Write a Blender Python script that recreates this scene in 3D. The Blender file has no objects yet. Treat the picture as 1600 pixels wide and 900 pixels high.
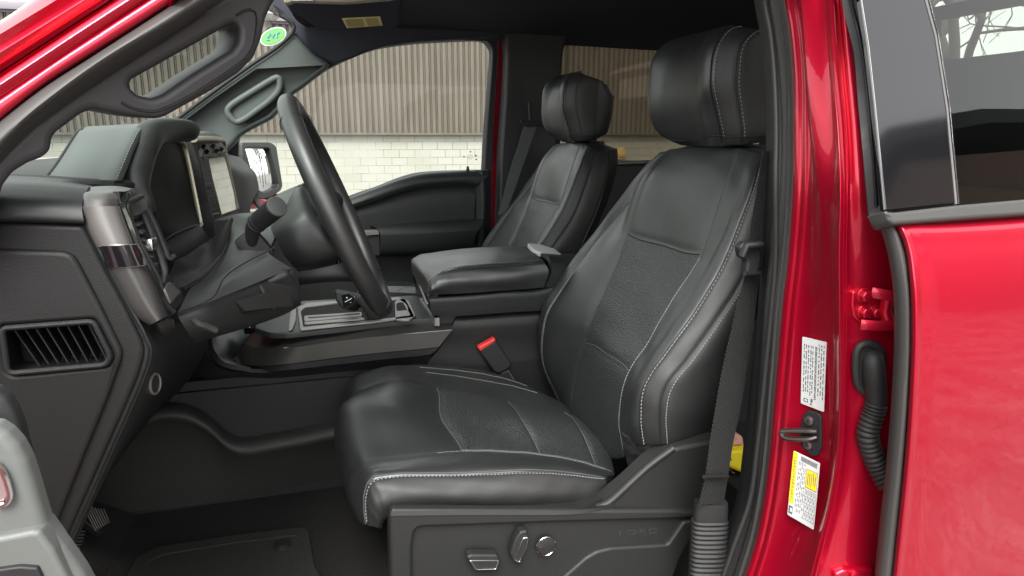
import bpy, bmesh, math, random
import numpy as np
from mathutils import Vector, Matrix
from mathutils.geometry import tessellate_polygon
R = math.radians
random.seed(7)
S = bpy.context.scene
COL = S.collection

# ------------------------------------------------------------------ camera
F = 1030.0
YAW, PITCH = R(16), R(13)
CAM = np.array([0.0, 0.0, 1.55])
FW = np.array([math.sin(YAW)*math.cos(PITCH), math.cos(YAW)*math.cos(PITCH), -math.sin(PITCH)])
RT = np.array([math.cos(YAW), -math.sin(YAW), 0.0])
UP = np.cross(RT, FW)
cd = bpy.data.cameras.new('camera'); cam = bpy.data.objects.new('camera', cd); COL.objects.link(cam)
cam.location = CAM
cam.rotation_euler = (math.pi/2-PITCH, 0, -YAW)
cd.sensor_width = 36; cd.lens = 36*F/1600; cd.clip_start = 0.02; cd.clip_end = 2000
S.camera = cam

# ------------------------------------------------------------------ sky, sun, exposure
SUN_EL, SUN_AZ = R(50), R(200)      # high soft sun behind the clouds, on the camera's side
w = bpy.data.worlds.new('World'); S.world = w; w.use_nodes = True
nt = w.node_tree; nt.nodes.clear()
sky = nt.nodes.new('ShaderNodeTexSky'); sky.sky_type = 'NISHITA'; sky.sun_disc = False
sky.sun_elevation = SUN_EL; sky.sun_rotation = SUN_AZ; sky.dust_density = 2; sky.air_density = 1.5
hs = nt.nodes.new('ShaderNodeHueSaturation'); hs.inputs['Saturation'].default_value = 0.04
bg = nt.nodes.new('ShaderNodeBackground'); bg.inputs['Strength'].default_value = 0.15
wo = nt.nodes.new('ShaderNodeOutputWorld')
nt.links.new(sky.outputs[0], hs.inputs['Color']); nt.links.new(hs.outputs[0], bg.inputs['Color']); nt.links.new(bg.outputs[0], wo.inputs[0])
ld = bpy.data.lights.new('sun', 'SUN'); ld.energy = 1.5; ld.angle = R(30); ld.color = (1, .97, .93)
lo = bpy.data.objects.new('sun', ld); COL.objects.link(lo); lo.location = (0, -10, 20)
sd = Vector((math.sin(SUN_AZ)*math.cos(SUN_EL), math.cos(SUN_AZ)*math.cos(SUN_EL), math.sin(SUN_EL)))
lo.rotation_euler = sd.to_track_quat('Z', 'Y').to_euler()
S.view_settings.view_transform = 'Standard'; S.view_settings.look = 'None'
S.view_settings.exposure = 1.95; S.view_settings.gamma = 1; S.view_settings.use_curve_mapping = False
S.cycles.max_bounces = 8; S.cycles.diffuse_bounces = 4; S.cycles.glossy_bounces = 4
S.cycles.transparent_max_bounces = 12; S.cycles.sample_clamp_indirect = 8

# ------------------------------------------------------------------ point helpers
def ray(u, v): return FW + RT*((u-800)/F) + UP*((450-v)/F)
def W(u, v, y):                      # photo direction carried out to the real depth y across the truck
    r = ray(u, v); return CAM + r*(y/r[1])
def WX(u, v, x):
    r = ray(u, v); return CAM + r*(x/r[0])
def WZ(u, v, z):
    r = ray(u, v); return CAM + r*((z-CAM[2])/r[2])
def WP(u, v, pl):                    # pl = (origin, normal)
    r = ray(u, v); return CAM + r*(np.dot(pl[0]-CAM, pl[1])/np.dot(r, pl[1]))
def plane3(a, b, c):
    a, b, c = map(np.array, (a, b, c)); n = np.cross(b-a, c-a); n /= np.linalg.norm(n)
    if np.dot(n, CAM-a) < 0: n = -n
    return (a, n)
def yplane(y): return (np.array([0, y, 1.3]), np.array([0, -1.0, 0]))
def zplane(z): return (np.array([0, 1.0, z]), np.array([0, 0, 1.0]))
def cr(pts, n, closed=False):        # Catmull-Rom through points, n samples
    P = np.array(pts, float); m = len(P)
    if m == 2 and not closed:
        t = np.linspace(0, 1, n)[:, None]; return P[0]*(1-t)+P[1]*t
    if closed:
        T = np.arange(n)*m/n
        idx = np.floor(T).astype(int); f = (T-idx)[:, None]
        p0, p1, p2, p3 = P[(idx-1) % m], P[idx % m], P[(idx+1) % m], P[(idx+2) % m]
    else:
        T = np.linspace(0, m-1, n); idx = np.minimum(np.floor(T).astype(int), m-2); f = (T-idx)[:, None]
        Q = np.vstack([2*P[0]-P[1], P, 2*P[-1]-P[-2]])
        p0, p1, p2, p3 = Q[idx], Q[idx+1], Q[idx+2], Q[idx+3]
    return 0.5*((2*p1)+(-p0+p2)*f+(2*p0-5*p1+4*p2-p3)*f**2+(-p0+3*p1-3*p2+p3)*f**3)
def even(P, step, closed=False):     # resample polyline evenly
    P = np.array(P, float)
    if closed: P = np.vstack([P, P[:1]])
    d = np.linalg.norm(np.diff(P, axis=0), axis=1); s = np.concatenate([[0], np.cumsum(d)])
    n = max(2, int(round(s[-1]/step)))
    t = np.linspace(0, s[-1], n+1)
    if closed: t = t[:-1]
    return np.stack([np.interp(t, s, P[:, k]) for k in range(P.shape[1])], 1)

# ------------------------------------------------------------------ object helpers
ROOTLOC = {}
def link(name, me, mats, parent=None, kind=None, label=None):
    o = bpy.data.objects.new(name, me); COL.objects.link(o)
    for m in (mats if isinstance(mats, (list, tuple)) else [mats]): me.materials.append(m)
    if parent is not None:
        o.parent = parent
        L = ROOTLOC.get(parent.name)
        if L is not None: o.matrix_parent_inverse = Matrix.Translation(L).inverted()
    if kind: o['kind'] = kind
    if label: o['label'] = label
    return o
def thing(name, loc, label, cat, group=None):
    o = bpy.data.objects.new(name, None); COL.objects.link(o); o.location = loc
    o['label'] = label; o['category'] = cat
    if group: o['group'] = group
    ROOTLOC[o.name] = Vector(loc); return o
def smooth(me, ang=35):
    me.polygons.foreach_set('use_smooth', [True]*len(me.polygons)); me.set_sharp_from_angle(angle=R(ang)); me.update()
def mesh_from(name, V, Fc, mi=None, ang=35):
    me = bpy.data.meshes.new(name); me.from_pydata([tuple(map(float, v)) for v in V], [], [tuple(map(int, f)) for f in Fc])
    if mi is not None: me.polygons.foreach_set('material_index', mi)
    smooth(me, ang); return me
class MB:                            # gathers pieces of ONE part
    def __init__(s): s.V = []; s.F = []; s.M = []
    def add(s, V, Fc, m=0):
        b = len(s.V); s.V += [tuple(map(float, v)) for v in V]; s.F += [tuple(int(i)+b for i in f) for f in Fc]; s.M += [m]*len(Fc)
    def build(s, name, mats, parent=None, ang=35, **k):
        return link(name, mesh_from(name, s.V, s.F, s.M, ang), mats, parent, **k)
def inset(P, d):                     # inset CCW loop inward by d
    n = len(P); out = np.zeros_like(P)
    for i in range(n):
        a, b, c = P[i-1], P[i], P[(i+1) % n]
        e1 = b-a; e2 = c-b
        e1 = e1/(np.linalg.norm(e1)+1e-12); e2 = e2/(np.linalg.norm(e2)+1e-12)
        n1 = np.array([-e1[1], e1[0]]); n2 = np.array([-e2[1], e2[0]])
        m = n1+n2; q = np.dot(m, m)
        if q < 1e-6: m = n1; sc = 1
        else: sc = min(2/q, 1.6)
        out[i] = b+m*sc*d
    return out
def area(P): x, y = P[:, 0], P[:, 1]; return 0.5*np.sum(x*np.roll(y, -1)-np.roll(x, -1)*y)
def plate_geo(mb, loops3, pl, t, bev=0.002, m=0, seg=3, front_m=None):
    """flat panel with thickness: loops3[0] outline, rest holes, points on plane pl; extends away from plane normal by t"""
    o, n = pl; n = n/np.linalg.norm(n)
    ex = np.cross([0, 0, 1.0], n)
    if np.linalg.norm(ex) < .1: ex = np.array([1.0, 0, 0])
    ex /= np.linalg.norm(ex); ey = np.cross(n, ex)
    L2 = []
    for k, L in enumerate(loops3):
        P = np.array([[np.dot(p-o, ex), np.dot(p-o, ey)] for p in L])
        A = area(P)
        if (A < 0) != (k > 0): P = P[::-1]
        L2.append(P)
    to3 = lambda P, d: [o+ex*p[0]+ey*p[1]-n*d for p in P]
    bev = min(bev, t*0.49)
    for P in L2:
        N = len(P); rings = [(P, t)]
        for s in range(seg+1):
            a = math.pi/2*s/seg
            rings.append((inset(P, bev*(1-math.cos(a))), bev*(1-math.sin(a))))
        V = []
        for (Q, d) in rings: V += to3(Q, d)
        Fc = []
        for r in range(len(rings)-1):
            for i in range(N):
                j = (i+1) % N; Fc.append((r*N+i, r*N+j, (r+1)*N+j, (r+1)*N+i))
        mb.add(V, Fc, m)
    for (dd, f, flip) in ((0, True, False), (t, False, True)):
        LL = [inset(P, bev) if f else P for P in L2]
        tri = tessellate_polygon([[Vector((p[0], p[1], 0)) for p in P] for P in LL])
        allp = np.vstack(LL)
        T = []
        for a, b, c in tri:
            ar = (allp[b][0]-allp[a][0])*(allp[c][1]-allp[a][1])-(allp[c][0]-allp[a][0])*(allp[b][1]-allp[a][1])
            t3 = (a, b, c) if ar > 0 else (a, c, b)
            T.append(t3[::-1] if flip else t3)
        mb.add(to3(allp, dd), T, (front_m if (front_m is not None and f) else m))
def rnd(pts, r, n=5):                # round the corners of a 2-D pixel polygon; r one value or per-corner
    P = np.array(pts, float); N = len(P); out = []
    for i in range(N):
        rr = r[i] if isinstance(r, (list, tuple)) else r
        a, b, c = P[i-1], P[i], P[(i+1) % N]
        la, lc = np.linalg.norm(a-b), np.linalg.norm(c-b)
        k = min(rr, la*.48, lc*.48)
        if k < .3: out.append(b); continue
        s, e = b+(a-b)/la*k, b+(c-b)/lc*k
        for j in range(n+1):
            t = j/n; out.append(s*(1-t)**2+2*b*t*(1-t)+e*t*t)
    return np.array(out)
def plate(name, loops, pl, t, mat, parent, bev=0.002, mb=None, **k):
    """loops in photo pixels, laid on plane pl"""
    L3 = [[WP(p[0], p[1], pl) for p in L] for L in loops]
    own = mb is None
    if own: mb = MB()
    plate_geo(mb, L3, pl, t, bev)
    if own: return mb.build(name, mat, parent, 40, **k)
def sweep_geo(mb, path, a, b=None, up=None, m=0, n=12, closed=False, caps=True, square=0):
    """elliptical (or squarish) tube along path; a half-width along side, b half-height along up"""
    P = np.array(path, float); N = len(P)
    if b is None: b = a
    A = np.broadcast_to(np.array(a, float), (N,)) if np.ndim(a) == 0 else np.interp(np.linspace(0, 1, N), np.linspace(0, 1, len(a)), a)
    B = np.broadcast_to(np.array(b, float), (N,)) if np.ndim(b) == 0 else np.interp(np.linspace(0, 1, N), np.linspace(0, 1, len(b)), b)
    T = np.roll(P, -1, 0)-np.roll(P, 1, 0)
    if not closed: T[0] = P[1]-P[0]; T[-1] = P[-1]-P[-2]
    T /= (np.linalg.norm(T, axis=1)[:, None]+1e-12)
    u = np.array(up if up is not None else [0, 0, 1.0], float)
    if up is None and abs(T[0] @ u) > .9: u = np.array([0, 1.0, 0])
    V = []
    for i in range(N):
        s = np.cross(T[i], u); s /= (np.linalg.norm(s)+1e-12); q = np.cross(s, T[i])
        if up is None: u = q
        for k in range(n):
            th = 2*math.pi*(k+.5)/n; c, d = math.cos(th), math.sin(th)
            if square:
                e = 2/square; c = math.copysign(abs(c)**e, c); d = math.copysign(abs(d)**e, d)
            V.append(P[i]+s*A[i]*c+q*B[i]*d)
    Fc = []
    for i in range(N if closed else N-1):
        j = (i+1) % N
        for k in range(n):
            l = (k+1) % n; Fc.append((i*n+k, j*n+k, j*n+l, i*n+l))
    if caps and not closed:
        Fc.append(tuple(range(n))); Fc.append(tuple((N-1)*n+k for k in range(n))[::-1])
    mb.add(V, Fc, m)
def sweep(name, path, a, mat, parent, **k):
    kw = {q: k.pop(q) for q in list(k) if q in ('label', 'kind')}
    ang = k.pop('ang', 40)
    mb = MB(); sweep_geo(mb, path, a, **k); return mb.build(name, mat, parent, ang, **kw)
def box_geo(mb, c, s, rot=None, bev=0.0, m=0):
    bm = bmesh.new(); bmesh.ops.create_cube(bm, size=1.0)
    for v in bm.verts: v.co = Vector((v.co.x*s[0], v.co.y*s[1], v.co.z*s[2]))
    if bev > 0: bmesh.ops.bevel(bm, geom=list(bm.edges), offset=bev, segments=2, affect='EDGES', profile=.6)
    Mx = Matrix.Translation(Vector(c)) @ (rot.to_4x4() if rot is not None else Matrix.Identity(4))
    bm.transform(Mx); bm.verts.index_update()
    mb.add([v.co[:] for v in bm.verts], [[v.index for v in f.verts] for f in bm.faces], m); bm.free()
def cyl_geo(mb, p, d, r, h, m=0, n=28, bev=0.15, r2=None):
    d = np.array(d, float); d /= np.linalg.norm(d); r2 = r if r2 is None else r2; b = min(bev*r, h*.4)
    prof = [(0, 0), (r, 0), (r2, h-b), (r2-b*.3, h-b*.3), (r2-b, h), (0, h)]
    s = np.cross(d, [0, 0, 1.0]);
    if np.linalg.norm(s) < .1: s = np.cross(d, [1.0, 0, 0])
    s /= np.linalg.norm(s); q = np.cross(d, s); p = np.array(p, float)
    V = []; Fc = []
    for (rr, hh) in prof[1:-1]:
        for k in range(n):
            a = 2*math.pi*k/n; V.append(p+d*hh+(s*math.cos(a)+q*math.sin(a))*rr)
    R_ = len(prof)-2
    for i in range(R_-1):
        for k in range(n):
            l = (k+1) % n; Fc.append((i*n+k, i*n+l, (i+1)*n+l, (i+1)*n+k))
    Fc.append(tuple(range(n))[::-1]); Fc.append(tuple((R_-1)*n+k for k in range(n)))
    mb.add(V, Fc, m)

# ---- skin: a smooth surface through a family of curves (control points given as photo direction + depth, or world points)
def ctl(c, y=None):
    out = []
    for p in c:
        if len(p) == 4: out.append(np.array(p[1:], float))          # ('w',x,y,z)
        elif len(p) == 3: out.append(W(*p))
        else: out.append(W(p[0], p[1], y))
    return out
def crw(f):                          # catmull weights
    return (-.5*f+f*f-.5*f**3, 1-2.5*f*f+1.5*f**3, .5*f+2*f*f-1.5*f**3, -.5*f*f+.5*f**3)
def hermT(C, h, ax):                 # chord-weighted tangents along axis ax
    C = np.moveaxis(C, ax, 0); n = len(C); s_ = (C[1:]-C[:-1])/h.reshape((-1,)+(1,)*(C.ndim-1)); T_ = np.empty_like(C)
    T_[0] = s_[0]; T_[-1] = s_[-1]
    for i in range(1, n-1): T_[i] = (h[i]*s_[i-1]+h[i-1]*s_[i])/(h[i-1]+h[i])
    return np.moveaxis(T_, 0, ax)
class Skin:
    def __init__(s, curves):         # curves: list of equal-length lists of 3-D points
        s.C = np.array(curves, float); s.nc, s.nr = s.C.shape[:2]
        s.ha = np.maximum(np.linalg.norm(np.diff(s.C, axis=0), axis=2).mean(1), 1e-4); s.ht = np.maximum(np.linalg.norm(np.diff(s.C, axis=1), axis=2).mean(0), 1e-4)
        s.Ta = hermT(s.C, s.ha, 0); s.Tt = hermT(s.C, s.ht, 1); s.Tat = hermT(s.Ta, s.ht, 1)
        s.panels = None; s.out = 1.0; s.wr = 0
    def at(s, a, t):                 # a curve coordinate 0..nc-1, t row coordinate 0..nr-1
        a = np.asarray(a, float); t = np.asarray(t, float)
        ia = np.clip(np.floor(a).astype(int), 0, s.nc-2); it = np.clip(np.floor(t).astype(int), 0, s.nr-2)
        f = (a-ia)[..., None]; g = (t-it)[..., None]; ha = s.ha[ia][..., None]; ht = s.ht[it][..., None]
        H = lambda x: (2*x**3-3*x*x+1, x**3-2*x*x+x, -2*x**3+3*x*x, x**3-x*x)
        A = H(f); B = H(g)
        def row(V, D, j): return A[0]*V[ia, j]+A[1]*ha*D[ia, j]+A[2]*V[ia+1, j]+A[3]*ha*D[ia+1, j]
        return B[0]*row(s.C, s.Ta, it)+B[1]*ht*row(s.Tt, s.Tat, it)+B[2]*row(s.C, s.Ta, it+1)+B[3]*ht*row(s.Tt, s.Tat, it+1)
    def nrm(s, a, t, e=.02):
        a = np.asarray(a, float); t = np.asarray(t, float)
        da = s.at(np.minimum(a+e, s.nc-1), t)-s.at(np.maximum(a-e, 0), t)
        dt = s.at(a, np.minimum(t+e, s.nr-1))-s.at(a, np.maximum(t-e, 0))
        n = np.cross(da, dt); n /= (np.linalg.norm(n, axis=-1)[..., None]+1e-12); return n
    def height(s, AA, TT):
        H = np.zeros_like(AA)
        for (a0, a1, br, puff, mm) in (s.panels or []):
            for k in range(len(br)-1):
                b0, b1 = br[k], br[k+1]
                x = (AA-a0)/(a1-a0); y = (TT-b0)/(b1-b0)
                ins = (x >= 0) & (x <= 1) & (y >= 0) & (y <= 1)
                fx = 1-np.abs(2*x-1)**4; fy = 1-np.abs(2*y-1)**8
                H = np.where(ins, puff*np.clip(fx, 0, 1)**.6*np.clip(fy, 0, 1)**.6, H)
        if s.wr: H = H+s.wr*(np.sin(AA*5.1+TT*2.3)*np.sin(TT*4.7-AA*1.9))
        return H
    def surf(s, a, t):
        a = np.asarray(a, float); t = np.asarray(t, float); return s.at(a, t)+s.nrm(a, t)*s.out*s.height(a, t)[..., None]
def skin_geo(mb, sk, na, nt_, panels=None, m=0, thick=0.0, out=1.0, wrinkle=0.0):
    """panels: (a0,a1,[row breaks],puff,material) ; out=+1/-1 picks the outer side"""
    A = np.linspace(0, sk.nc-1, na*(sk.nc-1)+1); T = np.linspace(0, sk.nr-1, nt_*(sk.nr-1)+1)
    AA, TT = np.meshgrid(A, T, indexing='ij')
    sk.panels = panels; sk.out = out; sk.wr = wrinkle
    Pt = sk.at(AA, TT); N = sk.nrm(AA, TT)*out
    MI = np.full(AA.shape, m)
    for (a0, a1, br, puff, mm) in (panels or []):
        for k in range(len(br)-1):
            x = (AA-a0)/(a1-a0); y = (TT-br[k])/(br[k+1]-br[k])
            MI = np.where((x >= 0) & (x < .9999) & (y >= 0) & (y < .9999), mm, MI)
    Pt = Pt+N*sk.height(AA, TT)[..., None]
    nA, nT = AA.shape
    V = Pt.reshape(-1, 3); Fc = []; Mi = []
    for i in range(nA-1):
        for j in range(nT-1):
            f = (i*nT+j, (i+1)*nT+j, (i+1)*nT+j+1, i*nT+j+1)
            Fc.append(f if out > 0 else f[::-1]); Mi.append(int(MI[i, j]))
    b = len(mb.V); mb.V += [tuple(v) for v in V.tolist()]; mb.F += [tuple(x+b for x in f) for f in Fc]; mb.M += Mi
    if thick:
        Bk = (Pt-N*thick).reshape(-1, 3); b2 = len(mb.V); mb.V += [tuple(v) for v in Bk.tolist()]
        mb.F += [tuple(x+b2 for x in f[::-1]) for f in Fc]; mb.M += Mi
        edge = [(i*nT) for i in range(nA)]+[((nA-1)*nT+j) for j in range(1, nT)]+[(i*nT+nT-1) for i in range(nA-2, -1, -1)]+[j for j in range(nT-2, 0, -1)]
        n = len(edge)
        for k in range(n):
            p, q = edge[k], edge[(k+1) % n]
            f = (b+q, b+p, b2+p, b2+q) if out > 0 else (b+p, b+q, b2+q, b2+p)
            mb.F.append(f); mb.M.append(m)
def skin(name, curves, mat, parent, y=None, na=5, nt=5, thick=0.004, out=None, panels=None, ang=50, wrinkle=0, **k):
    C = [ctl(c, (y[i] if isinstance(y, (list, tuple)) else y)) for i, c in enumerate(curves)]
    sk = Skin(C)
    if out is None:
        a, t = np.array((sk.nc-1)/2), np.array((sk.nr-1)/2)
        out = 1.0 if np.dot(sk.nrm(a, t), CAM-sk.at(a, t)) > 0 else -1.0
    mb = MB(); skin_geo(mb, sk, na, nt, panels, 0, thick, out, wrinkle)
    o = mb.build(name, mat, parent, ang, **k); return o, sk, out
def stitches(mb, P, N, ln=0.0034, gap=0.0052, r=0.00055, lift=0.0006):
    N = np.array(N, float)
    P = np.array(P); d = np.linalg.norm(np.diff(P, axis=0), axis=1); s = np.concatenate([[0], np.cumsum(d)])
    k = int(s[-1]/gap)
    for i in range(k):
        a = i*gap; b = a+ln
        pa = np.array([np.interp(a, s, P[:, q]) for q in range(3)]); pb = np.array([np.interp(b, s, P[:, q]) for q in range(3)])
        n = np.array([np.interp((a+b)/2, s, N[:, q]) for q in range(3)]); n /= np.linalg.norm(n)+1e-9
        t = pb-pa; t /= np.linalg.norm(t)+1e-9; sd = np.cross(t, n)
        V = []
        for (q, hh, rr) in ((pa, -.3, .5), (pa+t*ln*.2, 1, 1), (pb-t*ln*.2, 1, 1), (pb, -.3, .5)):
            for (x, y) in ((-1, -.6), (-.6, .8), (.6, .8), (1, -.6)):
                V.append(q+n*(lift*hh+y*r*rr)+sd*x*r*rr)
        Fc = []
        for g in range(3):
            for h in range(4): l = (h+1) % 4; Fc.append((g*4+h, g*4+l, (g+1)*4+l, (g+1)*4+h))
        mb.add(V, Fc)
def seam_stitch(mb, sk, a, t0, t1, out, off=0.0, n=160, **k):
    T = np.linspace(t0, t1, n); A = np.full(n, float(a))+off if np.ndim(a) == 0 else np.interp(T, np.linspace(t0, t1, len(a)), a)+off
    stitches(mb, sk.surf(A, T), sk.nrm(A, T)*out, **k)

# ------------------------------------------------------------------ materials
MAT = {}

def mat(name, col, rough=.5, metal=0., spec=.5, coat=0., coat_r=.05, bump=None, var=0., alpha=None, sheen=0, bump2=None):
    m = bpy.data.materials.new(name); m.use_nodes = True; t = m.node_tree; b = t.nodes['Principled BSDF']
    b.inputs['Base Color'].default_value = (*col, 1); b.inputs['Roughness'].default_value = rough
    b.inputs['Metallic'].default_value = metal; b.inputs['Specular IOR Level'].default_value = spec
    b.inputs['Coat Weight'].default_value = coat; b.inputs['Coat Roughness'].default_value = coat_r
    if sheen: b.inputs['Sheen Weight'].default_value = sheen
    co = t.nodes.new('ShaderNodeTexCoord')
    if var:
        nz = t.nodes.new('ShaderNodeTexNoise'); nz.inputs['Scale'].default_value = 9; nz.inputs['Detail'].default_value = 6
        mp = t.nodes.new('ShaderNodeMapRange'); mp.inputs['To Min'].default_value = max(0.02, rough-var); mp.inputs['To Max'].default_value = min(1, rough+var)
        mp.inputs['From Min'].default_value = .3; mp.inputs['From Max'].default_value = .7
        t.links.new(co.outputs['Object'], nz.inputs['Vector']); t.links.new(nz.outputs['Fac'], mp.inputs['Value']); t.links.new(mp.outputs[0], b.inputs['Roughness'])
    if bump:
        kind, sc, st, dist = bump
        if kind == 'noise':
            n = t.nodes.new('ShaderNodeTexNoise'); n.inputs['Scale'].default_value = sc; n.inputs['Detail'].default_value = 3; o = n.outputs['Fac']
        else:
            n = t.nodes.new('ShaderNodeTexVoronoi'); n.inputs['Scale'].default_value = sc; o = n.outputs['Distance']
            if kind == 'cells': n.feature = 'DISTANCE_TO_EDGE'
        t.links.new(co.outputs['Object'], n.inputs['Vector'])
        bp = t.nodes.new('ShaderNodeBump'); bp.inputs['Strength'].default_value = st; bp.inputs['Distance'].default_value = dist
        t.links.new(o, bp.inputs['Height']); t.links.new(bp.outputs[0], b.inputs['Normal'])
        if bump2:
            n2 = t.nodes.new('ShaderNodeTexNoise'); n2.inputs['Scale'].default_value = bump2[0]; n2.inputs['Detail'].default_value = 4; n2.inputs['Distortion'].default_value = .6
            b2 = t.nodes.new('ShaderNodeBump'); b2.inputs['Strength'].default_value = bump2[1]; b2.inputs['Distance'].default_value = bump2[2]
            t.links.new(co.outputs['Object'], n2.inputs['Vector']); t.links.new(n2.outputs['Fac'], b2.inputs['Height']); t.links.new(b2.outputs[0], bp.inputs['Normal'])
    MAT[name] = m; return m
leather = mat('leather', (.0125, .0148, .0143), .44, spec=1.0, bump=('cells', 420, .32, .0009), var=.05, bump2=(16, .10, .006))
leather_side = mat('leather_side', (.0135, .0145, .0142), .58, spec=.6, bump=('cells', 420, .36, .0009), var=.05, bump2=(16, .16, .006))
perf = mat('perforated_leather', (.011, .0135, .013), .50, spec=1.0, bump=('voronoi', 300, .7, .0018), var=.04, bump2=(16, .10, .006))
def perforate():
    t = perf.node_tree; b = t.nodes['Principled BSDF']; co = t.nodes.new('ShaderNodeTexCoord'); v = t.nodes.new('ShaderNodeTexVoronoi'); v.inputs['Scale'].default_value = 230; v.inputs['Randomness'].default_value = .35
    r = t.nodes.new('ShaderNodeValToRGB'); r.color_ramp.elements[0].position = .22; r.color_ramp.elements[0].color = (.002, .002, .002, 1); r.color_ramp.elements[1].position = .36; r.color_ramp.elements[1].color = (.016, .0195, .019, 1)
    t.links.new(co.outputs['Object'], v.inputs['Vector']); t.links.new(v.outputs['Distance'], r.inputs[0]); t.links.new(r.outputs[0], b.inputs['Base Color'])
perforate()
skirt_m = mat('skirt_fabric', (.02, .02, .02), .8, bump=('noise', 300, .3, .001))
grain = mat('grained_plastic', (.0115, .012, .0118), .55, spec=.45, bump=('noise', 700, .35, .0006))
soft = mat('soft_touch', (.017, .0188, .0186), .5, spec=.45, bump=('noise', 900, .25, .0005))
green_soft = mat('pillar_plastic', (.058, .068, .066), .55, bump=('noise', 900, .25, .0005))
grey_pl = mat('grey_plastic', (.038, .040, .040), .5, bump=('noise', 800, .2, .0005))
end_pl = mat('end_panel_plastic', (.0072, .0072, .0072), .55, spec=.32, bump=('noise', 700, .4, .0007))
dark = mat('dark_plastic', (.010, .010, .011), .6)
gloss = mat('gloss_black', (.006, .006, .007), .06, spec=.6)
dim_screen = mat('matt_screen', (.006, .006, .008), .5, spec=.05)
screen = mat('screen_glass', (.004, .004, .005), .03, spec=.9)
satin = mat('satin_metal', (.21, .207, .20), .48, metal=.75, bump=('noise', 500, .04, .0003))
bronze = mat('dark_satin_metal', (.080, .080, .077), .40, metal=.7)
chrome = mat('chrome', (.62, .62, .61), .14, metal=1)
rubber = mat('rubber', (.036, .036, .034), .55, bump=('noise', 250, .15, .001), var=.06)
rubber_d = mat('rubber_dark', (.012, .012, .012), .6, spec=.4)
head_m = mat('headliner_fabric', (.036, .038, .046), .95, spec=.15, bump=('noise', 900, .3, .0008))
carpet_m = mat('carpet_fabric', (.032, .031, .030), .95, spec=.1, bump=('noise', 420, 1.0, .006))
def speckle(m, dens, col):           # lint and grit: sparse pale specks
    t = m.node_tree; b = t.nodes['Principled BSDF']; co = t.nodes.new('ShaderNodeTexCoord'); v = t.nodes.new('ShaderNodeTexVoronoi'); v.inputs['Scale'].default_value = dens
    n = t.nodes.new('ShaderNodeTexNoise'); n.inputs['Scale'].default_value = 6; n.inputs['Detail'].default_value = 5
    a = t.nodes.new('ShaderNodeMapRange'); a.inputs['From Min'].default_value = .10; a.inputs['From Max'].default_value = .02
    c = t.nodes.new('ShaderNodeMapRange'); c.inputs['From Min'].default_value = .5; c.inputs['From Max'].default_value = .7
    k = t.nodes.new('ShaderNodeMath'); k.operation = 'MULTIPLY'; x = t.nodes.new('ShaderNodeMix'); x.data_type = 'RGBA'
    x.inputs['A'].default_value = b.inputs['Base Color'].default_value[:]; x.inputs['B'].default_value = (*col, 1)
    t.links.new(co.outputs['Object'], v.inputs['Vector']); t.links.new(co.outputs['Object'], n.inputs['Vector']); t.links.new(v.outputs['Distance'], a.inputs['Value']); t.links.new(n.outputs['Fac'], c.inputs['Value'])
    t.links.new(a.outputs[0], k.inputs[0]); t.links.new(c.outputs[0], k.inputs[1]); t.links.new(k.outputs[0], x.inputs['Factor']); t.links.new(x.outputs['Result'], b.inputs['Base Color'])
speckle(carpet_m, 90, (.10, .095, .085))
matm = mat('mat_rubber', (.026, .026, .024), .8, spec=.25, bump=('noise', 90, .5, .003))
speckle(matm, 140, (.12, .11, .095))
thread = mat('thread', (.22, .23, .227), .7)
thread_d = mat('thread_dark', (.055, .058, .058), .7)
white = mat('white_sticker', (.52, .54, .53), .45)
ink = mat('print', (.10, .10, .11), .6)
yellow = mat('yellow_plastic', (.75, .60, .01), .4)
yell_s = mat('yellow_sticker', (.80, .62, .02), .5)
orange = mat('orange_plastic', (.85, .17, .01), .4)
pink = mat('pink_rubber', (.62, .32, .26), .5)
redm = mat('red_plastic', (.62, .03, .03), .45)
steel = mat('steel', (.28, .26, .25), .3, metal=.9)
greens = mat('green_sticker', (.15, .40, .13), .5)
blues = mat('blue_print', (.12, .30, .62), .5)
mirror_m = mat('mirror_silver', (.80, .82, .83), .02, metal=1)
# car paint
paint = mat('red_paint', (.43, .0008, .021), .36, metal=.65, spec=.5, coat=.6, coat_r=.03)
def paint_detail():                  # flake in the base, faint road film in the clearcoat
    t = paint.node_tree; b = t.nodes['Principled BSDF']; co = t.nodes.new('ShaderNodeTexCoord')
    v = t.nodes.new('ShaderNodeTexVoronoi'); v.inputs['Scale'].default_value = 900
    bp = t.nodes.new('ShaderNodeBump'); bp.inputs['Strength'].default_value = .12; bp.inputs['Distance'].default_value = .0006
    t.links.new(co.outputs['Object'], v.inputs['Vector']); t.links.new(v.outputs['Color'], bp.inputs['Height']); t.links.new(bp.outputs[0], b.inputs['Normal'])
    n = t.nodes.new('ShaderNodeTexNoise'); n.inputs['Scale'].default_value = 14; n.inputs['Detail'].default_value = 9; n.inputs['Roughness'].default_value = .7
    r = t.nodes.new('ShaderNodeMapRange'); r.inputs['From Min'].default_value = .4; r.inputs['From Max'].default_value = .75; r.inputs['To Min'].default_value = .015; r.inputs['To Max'].default_value = .07
    t.links.new(co.outputs['Object'], n.inputs['Vector']); t.links.new(n.outputs['Fac'], r.inputs['Value']); t.links.new(r.outputs[0], b.inputs['Coat Roughness'])
    n3 = t.nodes.new('ShaderNodeTexNoise'); n3.inputs['Scale'].default_value = 45; n3.inputs['Detail'].default_value = 2
    b3 = t.nodes.new('ShaderNodeBump'); b3.inputs['Strength'].default_value = .05; b3.inputs['Distance'].default_value = .003
    t.links.new(co.outputs['Object'], n3.inputs['Vector']); t.links.new(n3.outputs['Fac'], b3.inputs['Height']); t.links.new(b3.outputs[0], b.inputs['Coat Normal'])
paint_detail()
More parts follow.
